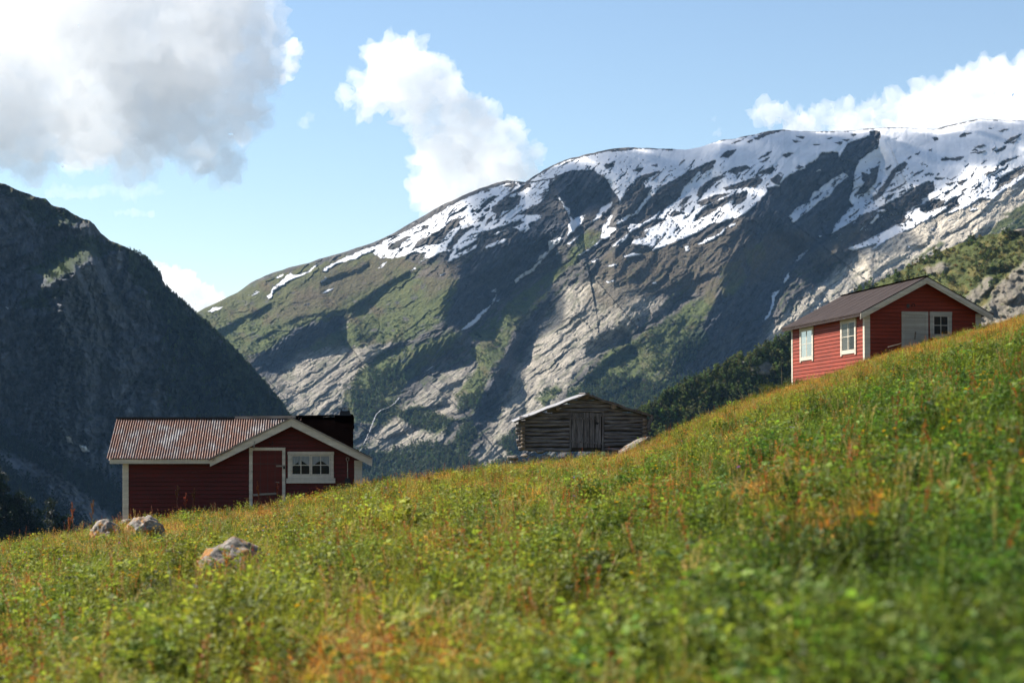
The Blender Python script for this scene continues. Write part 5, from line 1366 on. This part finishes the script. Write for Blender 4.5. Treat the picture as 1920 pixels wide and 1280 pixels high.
# ------------------------------------------------------------------ single plants that stand out
def shrub(loc, w, h, n, col, label, seed, leaf=.07):
    R = empty('shrub', loc); tag(R, label, 'shrub')
    random.seed(seed); V, F, C = [], [], []; st = MB()
    for k in range(16):
        a = rnd(0,6.28); r = w*.5*rnd(.2,1); tip = Vector((math.cos(a)*r, math.sin(a)*r, h*rnd(.5,1.0)*(1-.4*(r/w*2)**2)))
        st.tube([(tip.x*.15,tip.y*.15,-.05), (tip.x*.5,tip.y*.5,tip.z*.55), tuple(tip)], [.012,.008,.003], 5)
        for j in range(n//16):
            p = Vector((tip.x*.3, tip.y*.3, tip.z*.25)).lerp(tip, rnd(.1,1.05)) + Vector((rnd(-1,1), rnd(-1,1), rnd(-1,1)))*w*.10
            d = Vector((rnd(-1,1), rnd(-1,1), rnd(-.2,1))).normalized(); g = rnd(.6,1.35)
            quad_leaf(V, F, C, p, d, d.cross(Vector((.2,.9,.3))).normalized(), leaf*rnd(.6,1.3), leaf*.5, tuple(x*g for x in col), .3, 1.0)
    v, f, c = fin(V, F, C)
    np_obj('foliage', v, [f], mats=[M_PLANT], attrs={'lc': c}, parent=R)
    st.build('stems', M_GREYWOOD, R)
def on(px, D, dz=0.0): return gpt(px, D) + Vector((0,0,dz))
shrub(on(1452, 92, -.05), 1.5, .62, 900, (.085,.105,.028), 'dark green shrub on the crest left of the bright red cabin', 1)
shrub(on(1415, 88, -.05), 1.1, .36, 500, (.13,.105,.035), 'low brownish shrub lower down the crest than the dark green one', 2)
shrub(on(1500, 93, -.05), 1.3, .42, 600, (.10,.12,.03), 'small green shrub at the foot of the sunlit red side wall', 3)
shrub(on(835, 63.5, -.05), 1.0, .36, 600, (.12,.155,.035), 'leafy green shrub on the crest halfway between dark red cabin and barn', 4)
def stalk(loc, h, lean, col, label, seed, kind='sorrel'):
    random.seed(seed); R = empty(kind, loc); tag(R, label, 'plant')
    st = MB(); top = Vector((lean, .02, h)); mid = Vector((lean*.35, 0, h*.55))
    st.tube([(0,0,-.1), tuple(mid), tuple(top)], [.010,.008,.004], 6); st.build('stem', M_STALK if kind == 'sorrel' else M_STRAW, R)
    if kind == 'sorrel':
        V, F, C = [], [], []
        for br in range(5):
            b0 = Vector((0,0,0)).lerp(top, rnd(.45,.8)) if br else mid.lerp(top,.3); bt = b0 + Vector((rnd(-.07,.07), rnd(-.05,.05), rnd(.1,.22))) if br else top
            for k in range(46):
                p = b0.lerp(bt, random.random()); d = Vector((rnd(-1,1), rnd(-1,1), rnd(-.3,1))).normalized(); g = rnd(.6,1.4)
                quad_leaf(V, F, C, p, d, d.cross(Vector((.2,.9,.3))).normalized(), .03*rnd(.7,1.2), .02, tuple(x*g for x in col), .2, 1.0)
        v, f, c = fin(V, F, C); np_obj('seed_head', v, [f], mats=[M_PLANT], attrs={'lc': c}, parent=R)
M_STALK = mat_paint('rusty_stem', (.17,.07,.035), .1); M_STRAW = mat_paint('straw_stem', (.36,.29,.15), .1)
red = (.26,.085,.04); br_ = (.20,.10,.05)
stalk(on(138, 53), 1.02, -.05, red, 'tall rusty sorrel left of the boulders, tallest of the three against the dark valley', 1)
stalk(on(128, 52.5), .62, .03, red, 'shorter rusty sorrel just left of the tallest one at the meadow edge', 2)
stalk(on(171, 55), 1.0, .06, br_, 'thin brown sorrel closest to the pale boulder at the meadow edge', 3)
stalk(on(331, 59.3), 1.05, .03, br_, 'brown branching stalk in front of the dark red wall, leftmost of three', 4)
stalk(on(347, 59.1), .80, .02, (.33,.07,.05), 'bright red stalk in front of the dark red wall, middle of three', 5)
stalk(on(361, 59.3), .92, .05, br_, 'slim brown stalk in front of the dark red wall, rightmost of three', 6)
stalk(on(487, 59.4), .95, -.08, (.36,.11,.04), 'orange sorrel in front of the left half of the dark red door', 7)
stalk(on(521, 59.6), .80, -.02, (.32,.07,.04), 'red sorrel in front of the right half of the dark red door', 8)
stalk(on(1396, 87, .1), .62, -.34, br_, 'long bent dry stem leaning left on the crest below the dark shrub', 9, 'dry_stem')
stalk(on(1375, 85, .1), .48, -.20, br_, 'short dry stem leaning left lowest on the right hand crest', 10, 'dry_stem')
stalk(on(1432, 90, .25), .40, -.40, br_, 'dry stem slanting almost flat in front of the dark shrub', 11, 'dry_stem')
stalk(on(1466, 93, .2), .95, -.02, (.2,.2,.1), 'upright thin green stem between the dark shrub and the bright red cabin', 12, 'dry_stem')
stalk(on(322, 17.5), .34, -.04, br_, 'pale straw stem standing below the nearest boulder', 13, 'dry_stem')

# ------------------------------------------------------------------ waterfall down the slabs
def waterfall(pts, wid, label, seed):
    U, V, P = MT[:3]; fl = P.reshape(-1,3); c = []
    tot = []
    for i in range(len(pts)-1):
        n = max(2, int(math.dist(pts[i], pts[i+1])/1.5))
        for k in range(n): t = k/n; tot.append((pts[i][0]*(1-t)+pts[i+1][0]*t, pts[i][1]*(1-t)+pts[i+1][1]*t))
    V3 = []; r_ = random.Random(seed)
    for i, (x, y) in enumerate(tot):
        j = np.argmin((U-x)**2 + (V-y)**2); d = fl[j][1]-9
        w2 = wid*(.4 + .9*r_.random()); x += r_.uniform(-.8,.8)
        for s in (-1, 0, 1): V3.append(((x+s*w2/2-960)/FPX*d, d-(2.2 if s == 0 else 0), (HOR-y)/FPX*d))
    n = len(tot); F = [(3*i+k, 3*i+k+1, 3*i+k+4, 3*i+k+3) for i in range(n-1) for k in (0,1)]
    me = bpy.data.meshes.new('waterfall'); me.from_pydata(V3, [], F); me.materials.append(M_FOAM); o = bpy.data.objects.new('waterfall', me); link(o)
    tag(o, label, 'waterfall')
m, nt = new_mat('white_water'); b = NB(nt); b.out(b.ramp(b.noise(b.obj(), .08, 5, .7), [(.35, (.16,.16,.16)), (.6, (.50,.51,.53))]), .6); M_FOAM = m
waterfall([(749,745),(740,756),(728,764),(715,768),(706,776),(700,790),(694,806),(690,816),(684,828),(677,842),(671,850)], 2.3, 'thin white waterfall down the slabs right of the chimney', 1)
waterfall([(812,686),(806,691),(799,696)], 3.0, 'short white cascade high on the grey slabs above the waterfall', 2)
# ------------------------------------------------------------------ clouds: lumpy closed bodies of white scattering air, lit by the sun
def mat_cloud(name, dens, alb=1.0, g=.35):
    m, nt = new_mat(name); b = NB(nt)
    v = b.n('ShaderNodeVolumePrincipled'); v.inputs['Color'].default_value = (alb,alb,alb,1)
    v.inputs['Density'].default_value = dens; v.inputs['Anisotropy'].default_value = g
    o = b.n('ShaderNodeOutputMaterial'); b.l(v.outputs[0], o.inputs['Volume'])
    m.cycles.homogeneous_volume = True if hasattr(m.cycles, 'homogeneous_volume') else None
    return m
from mathutils import noise as mn
def cloud(name, blobs, D, vox, amp, dens, label, seed=0, group='white clouds in the sky', depth=.9, det=1.0, alb=1.0):
    """blobs in frame pixels (x, y, r) at distance D"""
    k = D/FPX; r_ = random.Random(seed); bm = bmesh.new()
    cx = sum(q[0] for q in blobs)/len(blobs); cyy = sum(q[1] for q in blobs)/len(blobs)
    c0 = Vector(((cx-960)*k, D, (HOR-cyy)*k)) if len(blobs[0]) == 3 else Vector(blobs[0][:3])
    def add(p, r):
        bmesh.ops.create_icosphere(bm, subdivisions=2, radius=r, matrix=Matrix.Translation(p-c0))
    for q in blobs:
        R = q[-1]*k; p = Vector(((q[0]-960)*k, D + r_.uniform(-.5,.5)*R*depth, (HOR-q[1])*k)) if len(q) == 3 else Vector(q[:3]); add(p, R)
        for j in range(9):      # cauliflower lumps on each big lump
            d = Vector((r_.gauss(0,1), r_.gauss(0,.8), r_.gauss(.25,1))).normalized(); add(p + d*R*.78, R*r_.uniform(.28,.48))
    me = bpy.data.meshes.new(name+'_raw'); bm.to_mesh(me); bm.free()
    o = bpy.data.objects.new(name, me); link(o)
    md = o.modifiers.new('r', 'REMESH'); md.mode = 'VOXEL'; md.voxel_size = vox*k
    dg = bpy.context.evaluated_depsgraph_get(); ev = o.evaluated_get(dg); m2 = bpy.data.meshes.new_from_object(ev)
    o.modifiers.clear(); o.data = m2; bpy.data.meshes.remove(me); m2.name = name
    n = len(m2.vertices); co = np.empty(n*3, np.float32); m2.vertices.foreach_get('co', co); co = co.reshape(-1,3)
    no = np.empty(n*3, np.float32); m2.vertices.foreach_get('normal', no); no = no.reshape(-1,3)
    off = Vector((seed*7.7, seed*3.3, 0)); out = np.empty(n)
    s1 = 1/(26*k*det); 
    for i in range(n):
        p = Vector(co[i])*s1
        out[i] = mn.turbulence(p+off, 5, False, noise_basis='PERLIN_ORIGINAL', amplitude_scale=.55, frequency_scale=2.1)
    out = (out - out.mean())
    co += no*(out*amp*k)[:,None]
    m2.vertices.foreach_set('co', co.ravel()); m2.update()
    m2.materials.clear(); m2.materials.append(mat_cloud(name+'_air', dens, alb))
    m2.polygons.foreach_set('use_smooth', [True]*len(m2.polygons))
    o.location = c0
    return tag(o, label, 'cloud', group)
def clouds():
    cloud('cloud', [(60,80,120),(190,70,130),(330,70,120),(440,50,75),(495,25,38),(470,120,62),(425,190,70),(310,200,100),(370,265,62),(150,210,110),(20,210,110),(415,305,44),(505,60,44),(495,140,44),(460,220,44),(250,280,58),(60,300,50),(-120,120,150),(330,-40,110),(120,-70,150),(480,-30,50)], 7200, 9, 30, .0056, 'big grey cloud filling the upper left of the sky', 1, alb=.972)
    cloud('cloud', [(548,88,19),(558,98,14),(543,122,16),(536,146,11)], 7600, 4, 10, .012, 'small bright puff at the right edge of the big grey cloud', 6, det=.5)
    cloud('cloud', [(762,100,38),(715,108,36),(690,150,30),(740,160,62),(800,150,48),(838,165,36),(650,192,20),(690,200,26),(790,210,46),(850,215,42),(885,200,24),(905,225,34),(880,255,62),(945,262,40),(985,285,26),(1005,300,14),(850,310,70),(920,320,66),(800,300,34),(815,360,44),(880,370,70),(780,350,22),(980,320,30)], 9000, 6, 26, .0062, 'white two headed cloud rising behind the mountain ridge', 2)
    cloud('cloud', [(1925,165,62),(1860,160,50),(1800,175,46),(1740,195,44),(1690,205,36),(1640,215,32),(1590,214,26),(1540,222,26),(1490,216,22),(1450,218,26),(1420,212,18),(1700,260,60),(1800,240,70),(1900,240,70),(1980,200,90),(1600,260,45),(1500,255,40)], 10500, 6, 24, .0055, 'long white cloud bank over the snowy summit on the right', 3)
    cloud('cloud', [(300,515,22),(320,535,34),(350,545,30),(385,560,22),(410,560,13),(300,580,50),(350,590,45),(400,590,40)], 11000, 4, 18, .008, 'small white cloud in the gap between the two mountains', 4, det=.7)
    for i, (bl, dn, lb) in enumerate((([(95+i*6.2+random.uniform(-8,8), 360+random.uniform(-9,9), random.uniform(5,13)) for i in range(34)], .0024, 'thin ragged cloud strip above the dark mountain'),
        ([(225,397,6),(234,398,6),(243,398,7),(252,398,7),(261,399,7),(270,399,6),(279,399,5),(216,398,5),(208,398,4)], .0040, 'short thin streak of cloud below the ragged strip'),
        ([(568,228,11),(577,222,9)], .0032, 'tiny faint puff left of the two headed cloud'),
        ([(1346,248,8),(1340,222,5)], .0030, 'tiny faint puff above the snowy ridge'))):
        cloud('cloud', bl, 9500+300*i, 3, 9, dn, lb, 20+i, det=.4)
    # a cloud above the top of the picture whose shadow lies on the summit snow
    U, V, P = MT[:3]; bl = []
    for (px, py, r) in SHADE:
        j = np.argmin((U-px)**2 + (V-py)**2); q = Vector(P.reshape(-1,3)[j]); q = q + SUN*((1480-q.z)/SUN.z); bl.append((q.x, q.y, q.z, r/(4100/FPX)))
    cloud('cloud', bl, 4100, 14, 12, .016, 'flat grey cloud overhead just above the top of the picture', 40, det=2.0)
SHADE = [(1050,340,65),(980,395,65),(1120,365,65),(920,500,65),(1010,470,55),(1210,315,70),(1240,350,45),(1330,310,75),(1330,345,45),(1450,300,75),(1470,350,60),(1580,315,80),(1440,420,40),(1690,300,75),(1640,350,45),(1800,275,75),(1760,315,35),(1900,250,55),(1280,280,60),(1420,265,55),(1000,320,50),(900,360,50),(1990,240,60)]
clouds()
# ------------------------------------------------------------------ thin haze over the whole valley
def haze():
    m, nt = new_mat('valley_air'); b = NB(nt)
    v = b.n('ShaderNodeVolumePrincipled'); v.inputs['Color'].default_value = (.30,.58,1,1); v.inputs['Density'].default_value = HAZE; v.inputs['Anisotropy'].default_value = .2
    o = b.n('ShaderNodeOutputMaterial'); b.l(v.outputs[0], o.inputs['Volume'])
    h = MB(); h.box(-6050, 6050, -2560, 6300, -195, 790)
    tag(h.build('haze', m), 'thin blue haze filling the valley', 'haze', kind='stuff')
HAZE = 1.5e-5
haze()
# ------------------------------------------------------------------ light, camera
w = bpy.data.worlds.new('World'); SC.world = w; w.use_nodes = True
nt = w.node_tree; nt.nodes.clear(); b = NB(nt)
sky = b.n('ShaderNodeTexSky', sky_type='NISHITA', sun_disc=False)
sky.sun_elevation = math.asin(SUN.z); sky.sun_rotation = math.atan2(SUN.x, SUN.y)
sky.altitude = 300; sky.air_density = 1.0; sky.dust_density = 0.0; sky.ozone_density = 1.2
bg = b.n('ShaderNodeBackground'); bg.inputs['Strength'].default_value = 0.064
b.l(sky.outputs[0], bg.inputs[0])
wo = b.n('ShaderNodeOutputWorld'); b.l(bg.outputs[0], wo.inputs[0])

sl = bpy.data.lights.new('sun', 'SUN'); sl.energy = 5.0; sl.angle = math.radians(.53); sl.color = (1, .93, .83)
so = bpy.data.objects.new('sun', sl); link(so); so.rotation_euler = (-SUN).to_track_quat('-Z', 'Y').to_euler()
so.location = SUN*300

cam = bpy.data.cameras.new('camera'); co = bpy.data.objects.new('camera', cam); link(co)
cam.sensor_width = 36; cam.lens = FPX/1920*36; cam.shift_y = (HOR-640)/1920
cam.clip_start = .2; cam.clip_end = 120000
co.location = (0,0,0); co.rotation_euler = (math.radians(90), 0, 0)
cam.dof.use_dof = True; cam.dof.focus_distance = 90; cam.dof.aperture_fstop = 3.2
SC.camera = co
vs = SC.view_settings; vs.view_transform = 'Standard'; vs.look = 'None'; vs.exposure = 1.2; vs.gamma = 1
cy = SC.cycles
cy.use_denoising = True
try: cy.denoiser = 'OPENIMAGEDENOISE'; cy.denoising_input_passes = 'RGB_ALBEDO_NORMAL'; cy.denoising_prefilter = 'ACCURATE'
except Exception: pass
cy.max_bounces = 16; cy.diffuse_bounces = 3; cy.transparent_max_bounces = 12; cy.volume_bounces = 11
cy.use_adaptive_sampling = True; cy.adaptive_threshold = .012
cy.sample_clamp_indirect = 6
